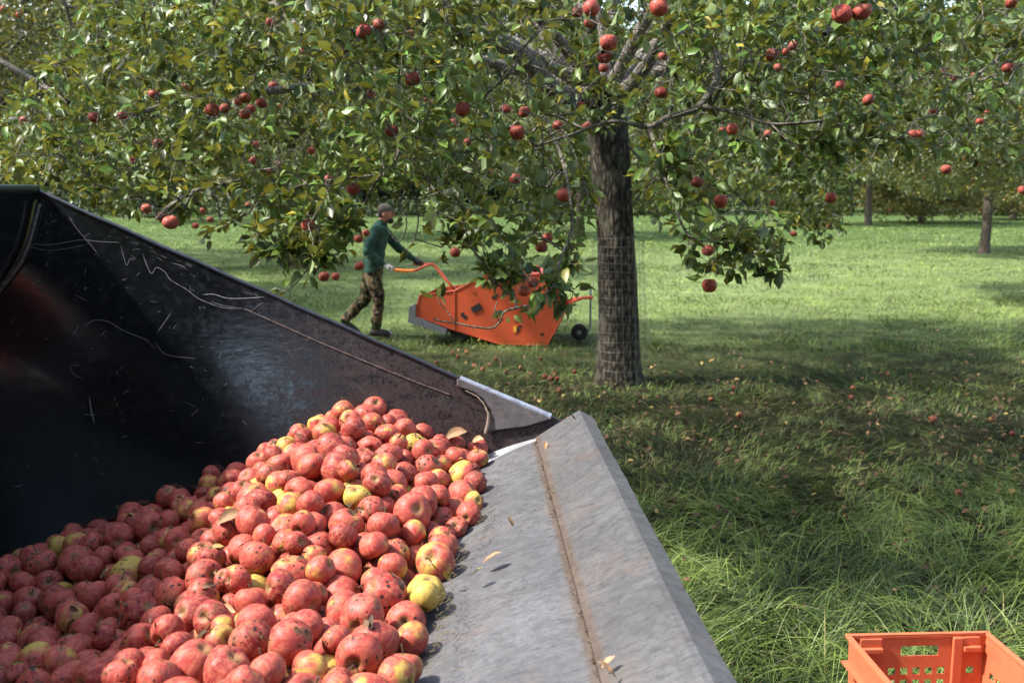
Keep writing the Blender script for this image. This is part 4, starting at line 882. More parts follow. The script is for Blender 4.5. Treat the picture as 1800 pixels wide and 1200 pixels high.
AP = np.array([float(a) for a in AP.split()]).reshape(-1, 3)[:100]
ap_pos = np.array([P(u, v, min(11.5, max(4.2, F * .078 / s_))) for u, v, s_ in AP])
ap_r = np.array([.5 * s_ * p[1] / F * 1.0 for (u, v, s_), p in zip(AP, ap_pos)])
# crown volume
BF = np.array([(-400, 330), (0, 335), (120, 340), (250, 395), (300, 400), (345, 375), (420, 350), (440, 440), (480, 470), (560, 500), (600, 480), (632, 440), (645, 375), (735, 368), (750, 420), (775, 440), (800, 455), (830, 445), (850, 500), (900, 535), (950, 530), (1000, 500),
               (1025, 480), (1045, 300), (1115, 290), (1150, 380), (1185, 400), (1215, 470), (1240, 500), (1290, 480), (1340, 492), (1368, 480), (1385, 380), (1400, 330), (1500, 300), (1560, 285), (1700, 300), (1800, 330), (2200, 360)])
BB = np.array([(-400, 320), (400, 325), (440, 310), (1000, 310), (1120, 385), (1200, 365), (1300, 350), (1370, 370), (1400, 400), (1470, 405), (1500, 340), (1510, 275), (1800, 285), (2200, 300)])
def gen(n, inframe):
    out = []
    while len(out) < n:
        q = rng.uniform([-6.2, ty - 5.9, 1.1], [7.4, ty + 4.6, 7.2], (6000, 3))
        rr = np.hypot((q[:, 0] - .5) / 6.4, (q[:, 1] - ty) / 5.7); ok = rr < 1
        zt_ = 3.1 + 3.6 * np.sqrt(np.clip(1 - rr ** 2, 0, 1)); zb = 2.75 - .2 * rr; ok &= (q[:, 2] < zt_)
        u, v = proj(q); inf = (v > -40) & (u > -60) & (u < 1860); ok &= inf if inframe else ~inf
        ok &= (q[:, 1] > 4.35 + .25 * np.abs(np.sin(q[:, 0] * 2.3)))
        lim = np.where(q[:, 1] < 6.6, np.interp(u, BF[:, 0], BF[:, 1]), np.interp(u, BB[:, 0], BB[:, 1]))
        if inframe: ok &= v < lim - rng.exponential(10, len(q)) - 4
        else: ok &= q[:, 2] > zb - .6 * rr - (.2)
        ok &= ~((u > 625) & (u < 745) & (v > 345) & (rng.random(len(q)) < .93))
        ok &= ~((v < 215 - u * 1.5) & (v > -40))
        # hollow under the boughs: the low strip belongs to the hanging outer boughs only
        ok &= ~((v > 240) & (q[:, 1] < 9.2) & (q[:, 1] > 6.8) & (np.abs(u - 1075) < 75)) & ~((np.abs(u - 1075) < 52) & (v > 225) & (q[:, 1] < ty + 1))
        dens = .25 + .75 * np.clip((rr - .25) / .5, 0, 1); dens *= np.where(q[:, 2] > zt_ - 1.2, 1, .8)
        nz = vnoise(q[ok], 1.15, 3.) + .5 * vnoise(q[ok], 2.9, 9.)
        keep = rng.random(ok.sum()) < dens[ok] * np.clip(.62 + 2.4 * nz, .03, 1)
        out.extend(q[ok][keep])
    return np.array(out[:n])
tg_in = gen(6400, True)
# the front face of the crown is the densest part of it
u_ = rng.uniform(-40, 1840, 5200); v_ = rng.uniform(-30, 520, 5200); Yf = rng.uniform(4.3, 6.4, 5200)
Yf += 1.3 * np.clip((520 - u_) / 520, 0, 1) + .9 * np.clip((u_ - 1500) / 300, 0, 1)
q = np.array([P(a, b, c_) for a, b, c_ in zip(u_, v_, Yf)])
ok = v_ < np.interp(u_, BF[:, 0], BF[:, 1]) - rng.exponential(8, 5200) - 3
ok &= ~((np.abs(u_ - 1075) < 55) & (v_ > 215)) & ~((np.abs(u_ - 1068) < 90) & (v_ > 120) & (v_ < 215) & (rng.random(5200) < .55))
ok &= ~((u_ > 630) & (u_ < 742) & (v_ > 345) & (rng.random(5200) < .93))
ok &= ~((u_ > 1120) & (u_ < 1500) & (v_ > 250) & (v_ < 400) & ~((u_ > 1145) & (u_ < 1215)) & (rng.random(5200) < .8))
ok &= ~((u_ > 340) & (u_ < 520) & (v_ > 345) & (v_ < 420) & (rng.random(5200) < .6))
ok &= ~((v_ < 235 - u_ * 1.5)) & ~((u_ > 1590) & (rng.random(5200) < .6))
nz = vnoise(q, 1.3, 20.); ok &= rng.random(5200) < np.clip(.55 + 3.2 * nz, .02, 1)
extra = np.array([P(a + rng.normal(0, 10), b + rng.normal(0, 8), Y_) for a, b, Y_, k in
    [(560, 440, 4.85, 9), (500, 445, 4.8, 8), (470, 430, 4.8, 5), (530, 425, 4.9, 9), (610, 400, 4.95, 7), (600, 370, 5, 7), (1255, 432, 4.7, 3), (1300, 438, 4.65, 3), (1335, 452, 4.6, 3), (1238, 478, 4.7, 2), (1215, 430, 4.75, 2), (1358, 475, 4.6, 3), (1290, 470, 4.7, 2), (1205, 395, 4.8, 2), (1400, 330, 7.6, 6), (1430, 350, 7.6, 6), (1460, 300, 7.5, 6), (1400, 382, 7.6, 5), (1470, 380, 7.5, 6), (1440, 402, 7.6, 6), (1390, 290, 7.8, 7), (1350, 340, 7.8, 6), (1490, 340, 7.5, 5),
     (1170, 290, 4.9, 7), (1160, 260, 5, 6), (1185, 350, 4.8, 5), (1440, 290, 4.9, 4), (1450, 262, 4.9, 5), (1430, 250, 4.9, 4), (950, 500, 4.45, 6), (900, 500, 4.5, 8), (870, 480, 4.5, 7), (980, 500, 4.5, 4), (1005, 520, 4.5, 3), (1000, 440, 4.6, 5), (795, 430, 4.9, 6), (780, 425, 4.9, 4), (480, 360, 5.2, 4), (330, 370, 5.6, 6), (290, 375, 5.6, 6)]
    for _ in range(k)])
tg_out = gen(3000, False)
ub = rng.uniform(1115, 1500, 1100); vb = rng.uniform(225, 400, 1100); kb = vb < np.interp(ub, BB[:, 0], BB[:, 1]) - rng.exponential(8, 1100)
tg_in = np.vstack([tg_in, [P(a, b, c_) for a, b, c_ in zip(ub[kb], vb[kb], rng.uniform(9.8, 13.3, kb.sum()))]])
targets = np.vstack([ap_pos + np.array([0, 0, 1.]) * (ap_r * 1.25)[:, None], extra, q[ok], tg_in, tg_out])
n_ap = len(ap_pos)
tips = sk.grow(targets)
r = sk.radii(.0021, .44, .10)
thick = sk.wood('twigs', TWIG, tree, r, lo=0, hi=.03); thick.matrix_parent_inverse = Matrix.Translation(-tree.location)
big_ = sk.wood('branches', LIMB, tree, r, lo=.03); big_.matrix_parent_inverse = Matrix.Translation(-tree.location)
# leaves: a rosette on each twig end, single leaves along the twigs
par = sk.par[:sk.n]; haspar = par >= 0
tdir = np.zeros((sk.n, 3)); tdir[haspar] = unit(sk.p[:sk.n][haspar] - sk.p[par[haspar]])
thin = np.where(haspar & (r < .0075) & (np.array([i not in bare for i in range(sk.n)])))[0]
tipset = np.zeros(sk.n, bool); tipset[tips] = True
allp = sk.p[:sk.n]; u_, v_ = proj(allp)
vis = (v_ > -60) & (u_ > -80) & (u_ < 1880)
cntl = np.where(tipset[thin], rng.integers(5, 9, len(thin)), rng.integers(0, 3, len(thin)))
cntl = np.where(vis[thin], cntl, np.maximum(cntl - 2, 0))
idx = np.repeat(thin, cntl); nl = len(idx)
td = tdir[idx]; rd = rng.normal(size=(nl, 3)); rd = unit(rd)
dd = unit(td * .55 + rd * .85 + np.array([0, 0, .12]))
nn = unit(np.array([0, 0, 1.]) + rng.normal(0, .62, (nl, 3)))
ln = rng.uniform(.042, .090, nl) * np.where(vis[idx], 1, 1.45); wd = ln * rng.uniform(.46, .64, nl)
pos = allp[idx] + rng.normal(0, .006, (nl, 3)) + dd * (.012 + .02 * rng.random(nl))[:, None]
tint = np.zeros((nl, 2)); tint[:, 0] = np.clip(rng.normal(.42, .26, nl) + .55 * vnoise(allp[idx] * 1., 1.6, 5), 0, 1)
tint[:, 0] = np.where(rng.random(nl) < .07, 1.15, tint[:, 0])
tint[:, 1] = np.where(rng.random(nl) < .055, rng.uniform(.4, 1, nl), rng.uniform(0, .12, nl))
# no leaf hides the fruit: the leaves that would grow over an apple's sunny face are left off
lu, lv = proj(pos + dd * (ln * .45)[:, None]); keepl = np.ones(nl, bool)
for (au, av), s_, p in zip(zip(*proj(ap_pos)), AP[:, 2], ap_pos):
    hit = (np.hypot(lu - au, lv - av) < s_ * .5 + 8) & (pos[:, 1] < p[1] + .02)
    if p[1] > 8: hit &= rng.random(nl) < .85
    keepl &= ~hit
pu, pv = proj(sk.p[[i for i in b1[8:] + b2]]); pd = sk.p[[i for i in b1[8:] + b2]][:, 1]     # nor the pale bare bough
for a_, b_, d_ in zip(pu, pv, pd): keepl &= ~((np.hypot(lu - a_, lv - b_) < 20) & (pos[:, 1] < d_ + .03) & (rng.random(nl) < .85))
keepl &= ~((lu > 735) & (lu < 905) & (lv > 522) & (pos[:, 1] < 6) & (rng.random(nl) < .93))
keepl &= ~((lu > 650) & (lu < 740) & (lv > 348) & (pos[:, 1] < 8) & (rng.random(nl) < .8))
box = lambda a, b, c_, d_: (lu > a) & (lu < b) & (lv > c_) & (lv < d_)
keepl &= ~((box(850, 1010, 60, 175) | box(1085, 1185, 35, 165)) & (pos[:, 1] < 9.3) & (rng.random(nl) < .78))
pos, dd, nn, ln, wd, tint, idx = pos[keepl], dd[keepl], nn[keepl], ln[keepl], wd[keepl], tint[keepl], idx[keepl]; nl = len(pos)
print('leaves', nl, 'nodes', sk.n)
fo = leaf_mesh('foliage', pos, dd, nn, ln, wd, tint, LEAF, tree); fo.matrix_parent_inverse = Matrix.Translation(-tree.location)
for i, (p, r_) in enumerate(zip(ap_pos, ap_r)):
    c = (rng.uniform(.72, 1.05), rng.uniform(.3, .9), rng.uniform(0, .8), rng.random())
    o = apple(tuple(p), r_, c, Matrix.Rotation(rng.normal(0, .25), 3, 'X').to_quaternion() @ Matrix.Rotation(rng.uniform(0, 6.3), 3, 'Z').to_quaternion(), tree, r_ < .03)
    o.matrix_parent_inverse = Matrix.Translation(-tree.location)

# wire guard around the trunk
guard = empty('tree_guard', (tx, ty, 0)); tag(guard, 'thin grey wire mesh guard wrapped around the trunk of the big apple tree', 'tree guard')
m = MB(); GR_ = .262; nz_ = 24; z1g = P(1083, 415, ty)[2]; cxo = .0
def gpt(a, z): 
    k = 1 + .03 * math.sin(a * 3 + z * 4); f = z / z1g
    return (tx + .02 + (T1[0] - tx) * f + GR_ * k * math.cos(a), ty + GR_ * k * math.sin(a), z)
for k in range(nz_):
    a = 2 * math.pi * k / nz_; m.tube([gpt(a, z) for z in np.linspace(.02, z1g + rng.uniform(-.01, .03), 9)], .0011, 4, False)
for j in range(17):
    z = .03 + (z1g - .04) * (j / 16) ** .92; m.tube([gpt(a, z + .006 * math.sin(2 * a + j)) for a in np.linspace(0, 2 * math.pi, 37)], .0011, 4, False)
WIRE = m_plain('galvanised_wire', (.17, .17, .16), .5, .6, .3, 30)
wo = m.build('wire_mesh', WIRE, guard); wo.matrix_parent_inverse = Matrix.Translation(-guard.location)

# ------------------------------------------------------------ other trees
def crown_leaves(cl, per, spread, ln0, ln1, mat, yel=.08, parent=None, name='crown'):
    n = len(cl) * per; c_ = np.repeat(cl, per, 0); off = unit(rng.normal(size=(n, 3))) * (rng.random((n, 1)) ** .5) * spread
    off[:, 2] *= .7; p = c_ + off; d = unit(rng.normal(size=(n, 3)) + np.array([0, 0, -.1])); nn = unit(np.array([0, 0, 1.]) + rng.normal(0, .6, (n, 3)))
    ln = rng.uniform(ln0, ln1, n); tn = np.repeat(rng.normal(.42, .22, len(cl)), per); tint = np.stack([np.clip(tn + rng.normal(0, .2, n), 0, 1), np.where(rng.random(n) < yel, rng.uniform(.4, 1, n), rng.uniform(0, .15, n))], 1)
    return leaf_mesh(name, p, d, nn, ln, ln * .55, tint, mat, parent, True)
def back_tree(Hh, Rr, zlow, ncl, per, spread, l0, l1, mat, barkm, tr, n_ap=0, yel=.08, sides=14, zbr=None):
    root = empty('apple_tree' if n_ap else 'tree')
    tz = zbr or zlow + .5
    rough_trunk([(0, 0, -.1), (.03, 0, tz * .5), (0, .02, tz)], [tr * 1.15, tr, tr * .9], 'trunk', barkm, root, 16, amp=.04)
    cl = []
    while len(cl) < ncl:
        q = rng.uniform([-Rr, -Rr, zlow], [Rr, Rr, Hh], (800, 3)); rr = np.hypot(q[:, 0], q[:, 1]) / Rr
        zc = zlow + (Hh - zlow) * .42; f = (rr ** 2.2 + np.where(q[:, 2] > zc, (q[:, 2] - zc) / (Hh - zc), (zc - q[:, 2]) / (zc - zlow) * .8) ** 2.2)
        nz = vnoise(q, 1.6 / Rr * 2, rng.uniform(0, 50)); k = (f < 1 + .35 * nz) & (f > .15) & (rng.random(800) < np.clip(.55 + 2.2 * nz, .02, 1))
        cl.extend(q[k])
    cl = np.array(cl[:ncl])
    s_ = Skel(); t0 = s_.add((0, 0, tz - .15), -1, tr * .8)
    for a in np.linspace(0, 6.28, 7)[:-1] + rng.uniform(0, 1):
        rr = Rr * rng.uniform(.45, .65); s_.chain(catmull([(0, 0, tz - .1), (.3 * rr * math.cos(a), .3 * rr * math.sin(a), tz + (Hh - tz) * .25), (rr * math.cos(a), rr * math.sin(a), tz + (Hh - tz) * rng.uniform(.3, .6))], 4)[1:], t0)
    s_.grow(cl[::4], Rr * .2); s_.wood('branches', barkm, root, s_.radii(.011, .42, tr * .6))
    crown_leaves(cl, per, spread, l0, l1, mat, yel, root)
    for k in range(n_ap):
        c_ = cl[int(rng.integers(len(cl)))]; o = apple(tuple(c_ + rng.normal(0, spread * .4, 3)), .05, (.95, .2, 0, rng.random()), rand_rot(), None, True); o.parent = root
    return root
def copy_tree(o, parent=None):
    c = o.copy(); C.objects.link(c); c.parent = parent
    if parent: c.matrix_parent_inverse = o.matrix_parent_inverse
    for ch in o.children: copy_tree(ch, c)
    return c
def place(o, x, y, rz, s=1, label='', cat='apple tree', group=None):
    o.location = (x, y, 0); o.rotation_euler = (0, 0, rz); o.scale = (s, s, s); tag(o, label, cat, group); return o
G1 = 'apple trees of the orchard beyond'
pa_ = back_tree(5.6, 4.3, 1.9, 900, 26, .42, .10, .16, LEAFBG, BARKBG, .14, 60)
place(pa_, 14.62, 30.9, 0, 1, 'apple tree with slender pale trunk standing alone at the right edge', group=G1)
place(copy_tree(pa_), 19.9, 56, 2.1, 1.25, 'distant apple tree with short dark trunk left of the slender pale one', group=G1)
place(copy_tree(pa_), 2.9, 42.5, 4.0, 1.15, 'apple tree whose trunk base shows just left of the big trunk', group=G1)
place(copy_tree(pa_), -20.5, 62, 1.0, 1.3, 'distant apple tree with trunk seen under the left boughs', group=G1)
place(copy_tree(pa_), -8.2, 42, 3.1, 1.2, 'orchard tree crown behind the worker, seen between the boughs', group=G1)
place(copy_tree(pa_), 30, 41, 5.0, 1.1, 'orchard tree past the right edge whose crown reaches into the photo', group=G1)
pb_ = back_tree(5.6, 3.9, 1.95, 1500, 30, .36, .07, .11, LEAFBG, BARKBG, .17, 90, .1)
place(pb_, 9.9, 17.8, 0, 1, 'nearer apple tree on the right with small red apples in a dark crown', group=G1)
place(copy_tree(pb_), -9.2, 17, 2.2, 1.05, 'dark apple tree in the upper left corner behind the sunlit boughs', group=G1)
place(copy_tree(pa_), -14.5, 27, 2.6, 1.35, 'dark apple tree further back behind the upper left boughs', group=G1)
place(copy_tree(pb_), -5.5, 25, .6, 1.2, 'apple tree behind the boughs above the worker', group=G1)
pc_ = back_tree(3.3, 2.6, .25, 420, 26, .4, .12, .2, LEAFRED, BARKBG, .12, 60, .15, zbr=.9)
place(pc_, 24.5, 60, 0, 1.5, 'low yellowing apple tree full of fruit at the far right end of the lawn', group=G1)
place(copy_tree(pc_), 33, 66, 2, 1.5, 'second low yellowing apple tree further right by the wood', group=G1)
G2 = 'woodland trees closing the orchard'
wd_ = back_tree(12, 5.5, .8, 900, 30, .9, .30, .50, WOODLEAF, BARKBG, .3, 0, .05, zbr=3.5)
wl = [(-62, 88), (-50, 80), (-40, 90), (-31, 82), (-21, 88), (-12, 80), (-3, 88), (6, 82), (13.5, 90), (24, 92), (33, 84), (42, 90), (51, 82), (61, 88)]
pos_w = ['far left', 'second from left', 'third from left', 'fourth from left', 'fifth from left', 'sixth from left', 'seventh from left', 'just left of the big trunk', 'just right of the big trunk', 'tenth from left', 'fifth from right', 'fourth from right', 'third from right', 'right end']
for k, (x, y) in enumerate(wl):
    place(wd_ if k == 0 else copy_tree(wd_), x, y, k * 1.7, .85 + .3 * ((k * 37) % 10) / 10, 'dark woodland tree behind the lawn, %s' % pos_w[k], 'tree', G2)
for k, (x, y) in enumerate([(-70, 122), (-51, 126), (-33, 122), (-16, 125), (2, 122), (22, 126), (41, 122), (59, 125)]):
    place(copy_tree(wd_), x, y, k * 2.3, 2.1, 'tall dark woodland tree in the rear row, %s of eight' % ['first', 'second', 'third', 'fourth', 'fifth', 'sixth', 'seventh', 'last'][k], 'tree', G2)
G3 = 'trees behind the photographer'
for k, (x, y, s_) in enumerate([(1.3, -10.5, .85), (-11.4, -10.5, .85), (-18, -11, .8), (9.5, -11, .62), (-17, -1, .8)]):
    place(copy_tree(wd_), x, y, k * 1.9, s_, 'tree behind the photographer, mirrored in the bucket, %s' % ['middle', 'left', 'far left', 'right', 'beside the loader'][k], 'tree', G3)
# hedge at the foot of the wood
n = 900; hx_ = rng.uniform(-75, 75, n); cl = np.stack([hx_, 76 + rng.normal(0, 2.2, n) + 4 * np.sin(hx_ * .09), rng.uniform(.1, 1., n) * (1.6 + .9 * np.sin(hx_ * .31) + .6 * np.sin(hx_ * .77))], 1)
hd = crown_leaves(cl, 26, 1.0, .25, .45, WOODLEAF, .12, None, 'undergrowth'); tag(hd, 'dark scrub and undergrowth along the foot of the wood', 'undergrowth', kind='stuff')

# ------------------------------------------------------------ grass, leaf litter, windfalls
def bucket_x(y): return .30 + .042 * (3.5 - y)
def grass_pts():
    out = []
    for y0, y1, dens in ((1.6, 2.6, 1300), (2.6, 3.6, 2300), (3.6, 5, 2100), (5, 7, 1500), (7, 9.5, 950), (9.5, 13, 560), (13, 18, 260), (18, 26, 120), (26, 40, 45), (40, 64, 20)):
        xa, xb = -.62 * y1 - .4, .62 * y1 + .5
        n = int((xb - xa) * (y1 - y0) * dens); x = rng.uniform(xa, xb, n); y = rng.uniform(y0, y1, n)
        k = (x > -.62 * y - .4) & (x < .62 * y + .5); k &= ~((x < bucket_x(y) - .35) & (y < 7.2)); k &= np.hypot(x - tx, y - ty) > .22
        k &= ~((x > pa[0] - .02) & (x < pa[0] + CW + .02) & (y < pa[1] + .02) & (y > pa[1] - CL - .02))
        out.append(np.stack([x[k], y[k]], 1))
    return np.vstack(out)
gp = grass_pts(); n = len(gp)
# gather the blades into tufts
cell = .11; cid = np.floor(gp / cell); hsh = np.abs(np.sin(cid[:, 0] * 12.9898 + cid[:, 1] * 78.233) * 43758.5453) % 1; hs2 = np.abs(np.sin(cid[:, 0] * 39.34 + cid[:, 1] * 11.135) * 24634.6345) % 1
tc = (cid + .5 + .6 * np.stack([hsh - .5, hs2 - .5], 1)) * cell
near_ = gp[:, 1] < 13; pull = np.where(near_, rng.uniform(.25, .8, n), 0)[:, None]; gp = gp + (tc - gp) * pull
cs_, inv = np.unique(np.round(gp / .22).astype(int), axis=0, return_inverse=True); inv = inv.ravel()
cp3 = np.c_[cs_ * .22, np.zeros(len(cs_))]
sw = (vnoise(cp3, .75, 2.) * 4.5 + vnoise(cp3, 2.2, 7.) * 2.0)[inv]; hn = (vnoise(cp3, 1.1, 31.))[inv]; pn = (vnoise(cp3, .55, 61.) + .6 * vnoise(cp3, 2.6, 81.))[inv]
y = gp[:, 1]; lawn = np.clip((y - 5.4) / 1.6, 0, 1)
ht = (.150 + .16 * hn + .10 * hsh) * (1 - lawn) + lawn * (.075 + .05 * hn) + np.where(y > 12, .01, 0); ht = np.clip(ht, .035, .36) * rng.uniform(.55, 1.25, n)
wid = np.where(y < 6, rng.uniform(.0026, .0055, n), np.where(y < 12, .0045, .008 + .0006 * (y - 12)))
ad = sw * 1.3 + rng.normal(0, .75, n); out_ = gp - tc; lean = np.stack([np.cos(ad), np.sin(ad)], 1) * np.array([1., .6]) + unit(np.c_[out_, np.zeros(n)])[:, :2] * .55 * near_[:, None] + np.array([-.25, -.1])
ln_ = np.linalg.norm(lean, axis=1, keepdims=True); lean = lean / (ln_ + 1e-6)
a0 = rng.uniform(.2, 1.3, n); a1 = a0 + rng.uniform(.5, 1.9, n) * np.where(lawn > .5, .6, 1.15)       # angle from upright at root and tip
segs = 4; P_ = np.zeros((n, segs + 1, 3)); P_[:, 0, :2] = gp; P_[:, 0, 2] = -.015
for k in range(segs):
    a = a0 + (a1 - a0) * (k + .5) / segs; L_ = ht / segs * 1.25
    P_[:, k + 1, :2] = P_[:, k, :2] + lean * (np.sin(a) * L_)[:, None]; P_[:, k + 1, 2] = P_[:, k, 2] + np.cos(a) * L_
P_[:, :, 2] = np.maximum(P_[:, :, 2], -.015 + .006 * np.arange(segs + 1))
side = np.c_[-lean[:, 1], lean[:, 0], rng.normal(0, .5, n)]; side = unit(side)
V = np.zeros((n, 2 * segs + 1, 3), np.float32)
for k in range(segs):
    wk = wid * (1 - .75 * (k / segs) ** 1.6) * .5; V[:, 2 * k] = P_[:, k] + side * wk[:, None]; V[:, 2 * k + 1] = P_[:, k] - side * wk[:, None]
V[:, 2 * segs] = P_[:, segs]
base = (np.arange(n) * (2 * segs + 1))[:, None]
Q = np.concatenate([base + np.array([2 * k, 2 * k + 1, 2 * k + 3, 2 * k + 2]) for k in range(segs - 1)]); T3_ = base + np.array([2 * segs - 2, 2 * segs - 1, 2 * segs])
tint = np.zeros((n, 2 * segs + 1, 4), np.float32); tv = np.clip(.36 + .9 * (pn) + rng.normal(0, .30, n) + .26 * np.clip((y - 10.5) / 4, 0, 1) + .12 * (1 - lawn), 0, 1); tint[:, :, 0] = tv[:, None]
worn = np.clip(lawn * (1 - np.clip((y - 10) / 3, 0, 1)), 0, 1)
dry = np.where(rng.random(n) < .03 + .14 * worn + .06 * np.clip(-hn * 3, 0, 1), rng.uniform(.4, 1, n), rng.uniform(0, .12, n)); tint[:, :, 1] = dry[:, None]; tint[:, :, 3] = 1
go = mesh_np('grass', V.reshape(-1, 3), [Q, T3_], GRASS, None, False, {'tint': tint.reshape(-1, 4)}); tag(go, 'green meadow grass, long and windswept in front and short further back', 'grass', kind='stuff')
print('blades', n)
def litter(pts, ls, name, lab):
    n = len(pts); nu = 4; V = []; 
    d = unit(np.c_[rng.normal(size=(n, 2)), rng.normal(0, .25, n)]); nn = unit(np.array([0, 0, 1.]) + rng.normal(0, .45, (n, 3)))
    tint = np.stack([rng.random(n), np.where(rng.random(n) < .06, 1, 0)], 1)
    o = leaf_mesh(name, pts, d, nn, ls, ls * .6, tint, LITTER); tag(o, lab, 'fallen leaves', kind='stuff'); return o
L_ = []
while len(L_) < 2500:
    yy = rng.uniform(2.4, 14.5); xx = rng.uniform(-.6 * yy, .6 * yy + .3)
    dn = math.exp(-((yy - 8.2) / 2.9) ** 2) * (.45 + .9 * max(0, noise.noise(Vector((xx * .8, yy * .8, 3))) + .35)) + .04
    if xx < bucket_x(yy) - .2 and yy < 7.2: continue
    if rng.random() < dn * (yy / 8): L_.append((xx, yy, .02 + (.035 + .05 * (yy < 5.5)) * rng.random()))
L_ = np.array(L_); litter(L_, rng.uniform(.025, .062, len(L_)), 'leaf_litter', 'brown, ochre and yellow fallen leaves strewn through the grass')
wf = [(1300, 728, .04, .12), (1325, 730, .045, .15), (1622, 730, .04, .6), (1640, 735, .04, 1.), (1665, 738, .035, .95), (1620, 728, .035, .15), (1497, 697, .035, 1), (1508, 699, .03, .5), (1300, 678, .035, .9), (1290, 680, .03, .4), (1622, 772, .033, .1), (1538, 790, .035, .12),
      (1745, 735, .035, .12), (1180, 830, .032, .2), (834, 642, .038, .15), (848, 648, .035, .9), (860, 640, .035, .5), (958, 660, .035, .9), (968, 664, .035, .5), (980, 664, .035, .95), (975, 655, .03, .2), (983, 684, .036, .15), (950, 630, .03, .8), (820, 617, .033, .1), (796, 618, .035, .15), (805, 625, .03, .7),
      (767, 636, .03, .9), (1000, 735, .035, .15), (640, 600, .04, .1), (1010, 652, .03, .6), (1500, 680, .03, .1), (1425, 648, .035, .12), (1480, 655, .03, .1), (1560, 655, .03, .1), (1700, 640, .03, .12), (1590, 625, .03, .1), (890, 652, .03, .3), (872, 630, .03, .8), (915, 645, .03, .2), (1250, 700, .03, .5), (1395, 712, .03, .8), (1440, 740, .03, .9), (1685, 865, .035, .85), (1225, 645, .03, .6), (1180, 640, .03, .2), (1780, 760, .03, .9), (1590, 745, .03, .9)]
wz = {}
for k_, (u, v, rr, red) in enumerate(wf):
    if u > 1150 and k_ % 3: continue
    p = PZ(u, v, rr * .8); c = (.5 + red * .5, .95, 1.6, rng.random()); o = apple(tuple(p - np.array([0, 0, .008])), rr * .85, c, rand_rot(), None, False, 'windfall_apple')
    zn = 'near the orange machine' if u < 930 and v < 660 else 'left of the big trunk' if u < 1050 else 'just right of the big trunk' if u < 1340 else 'in the grass right of the tree' if u < 1600 else 'in the grass towards the right edge'
    wz.setdefault((zn, 'red' if red > .55 else 'mottled' if red > .25 else 'dull yellowish red'), []).append((u, o))
for (zn, cl_), L in wz.items():
    L.sort(key=lambda a: a[0])
    for k, (u, o) in enumerate(L):
        tag(o, ('%s windfall apple %s' % (cl_, zn)) if len(L) == 1 else '%s from left of the %s windfalls %s' % (ORD[k], cl_, zn), 'apple', 'windfall apples in the grass')

# ------------------------------------------------------------ the orange harvesting cart
yaw = R(8); ce = np.array([-math.cos(yaw), math.sin(yaw), 0]); cn = np.array([math.sin(yaw), math.cos(yaw), 0]); co = np.array([.44, 12.45, 0])
def cq(u, v, off=0.): return PP(u, v, co, cn) + cn * off
CWD = .95
ORP = NT('orange_paint'); o_ = ORP.obj(); a_ = ORP.noise(o_, 3, 6, .6); b_ = ORP.noise(o_, 26, 7, .7)
c_ = ORP.mix(a_, (.46, .062, .020), (.60, .10, .034)); c_ = ORP.mix(ORP.ramp(b_, .60, .68, 0, .7), c_, (.16, .04, .02)); c_ = ORP.mix(ORP.ramp(ORP.noise(o_, 7, 4), .58, .66, 0, .5), c_, (.30, .09, .04))
ORP = ORP.set(c_, .48, 0, .45)
GREY = m_plain('grey_sheet_metal', (.22, .22, .24), .5, .3, .3, 9); RUBBER = m_plain('black_rubber', (.018, .017, .016), .8, 0, .4, 20); HOLE = m_plain('black_plate', (.012, .01, .01), .7)
cartb = cq(880, 606); cart = empty('fruit_cart', (cartb[0], cartb[1] + .4, 0)); tag(cart, 'orange steel fruit gathering machine pushed by the man, left of the big trunk', 'harvesting cart')
main = [(799, 511), (834, 493), (953, 481), (992, 549), (961.5, 607), (879, 605), (799, 580)]
rear = [(737.6, 519), (799, 511), (799, 580), (729.5, 554)]
for nm, off, lb in (('side_panel', 0, None), ('side_panel', CWD, None)):
    ngon_plate(nm, [cq(u, v, off) for u, v in main], cn * .006, ORP, cart, .002)
    ngon_plate('rear_panel', [cq(u, v, off) for u, v in [(737.6, 519), (797.5, 511.2), (797.5, 579.5), (729.5, 554)]], cn * .006, ORP, cart, .002)
def strip(px, name, mat, a=.006, b=CWD, th=.006):
    m = MB()
    for (p, q) in zip(px[:-1], px[1:]):
        A, B = cq(*p, a), cq(*q, a); A2, B2 = cq(*p, b), cq(*q, b); nr = np.cross(B - A, cn); nr = nr / np.linalg.norm(nr) * th
        m.prism([A, B, B2, A2], -nr)
    return part(m, name, mat, cart)
strip([(732, 553.5), (799, 578.5), (879, 603.5), (960.5, 605.5)], 'hopper_floor', ORP)
strip([(991, 549.5), (961.5, 604)], 'front_panel', ORP); strip([(738.5, 521), (731, 553)], 'rear_end_panel', ORP)
strip([(800, 514), (800, 578)], 'divider', ORP)
strip([(912, 483.5), (953, 480), (972, 514)], 'hopper_cover', ORP, .01, CWD - .01)
m = MB(); m.tube([cq(799, 511, -.004), cq(799, 580, -.004)], .008, 6); part(m, 'seam_rib', ORP, cart)
m = MB(); m.tube([cq(u, v, -.002) for u, v in main[:4] + main[4:] + [main[0]]], .008, 6); part(m, 'edge_bead', ORP, cart, smooth=True)
m = MB(); m.tube([cq(u, v, -.002) for u, v in rear[:2]], .009, 6); m.tube([cq(u, v, -.002) for u, v in (rear[2], rear[3], rear[0])], .009, 6); part(m, 'edge_bead', ORP, cart)
m = MB(); m.prism([cq(*p, -.012) for p in ((827, 541), (843, 532), (848, 543), (832, 550))], cn * .01); part(m, 'square_bolt_plate', HOLE, cart)
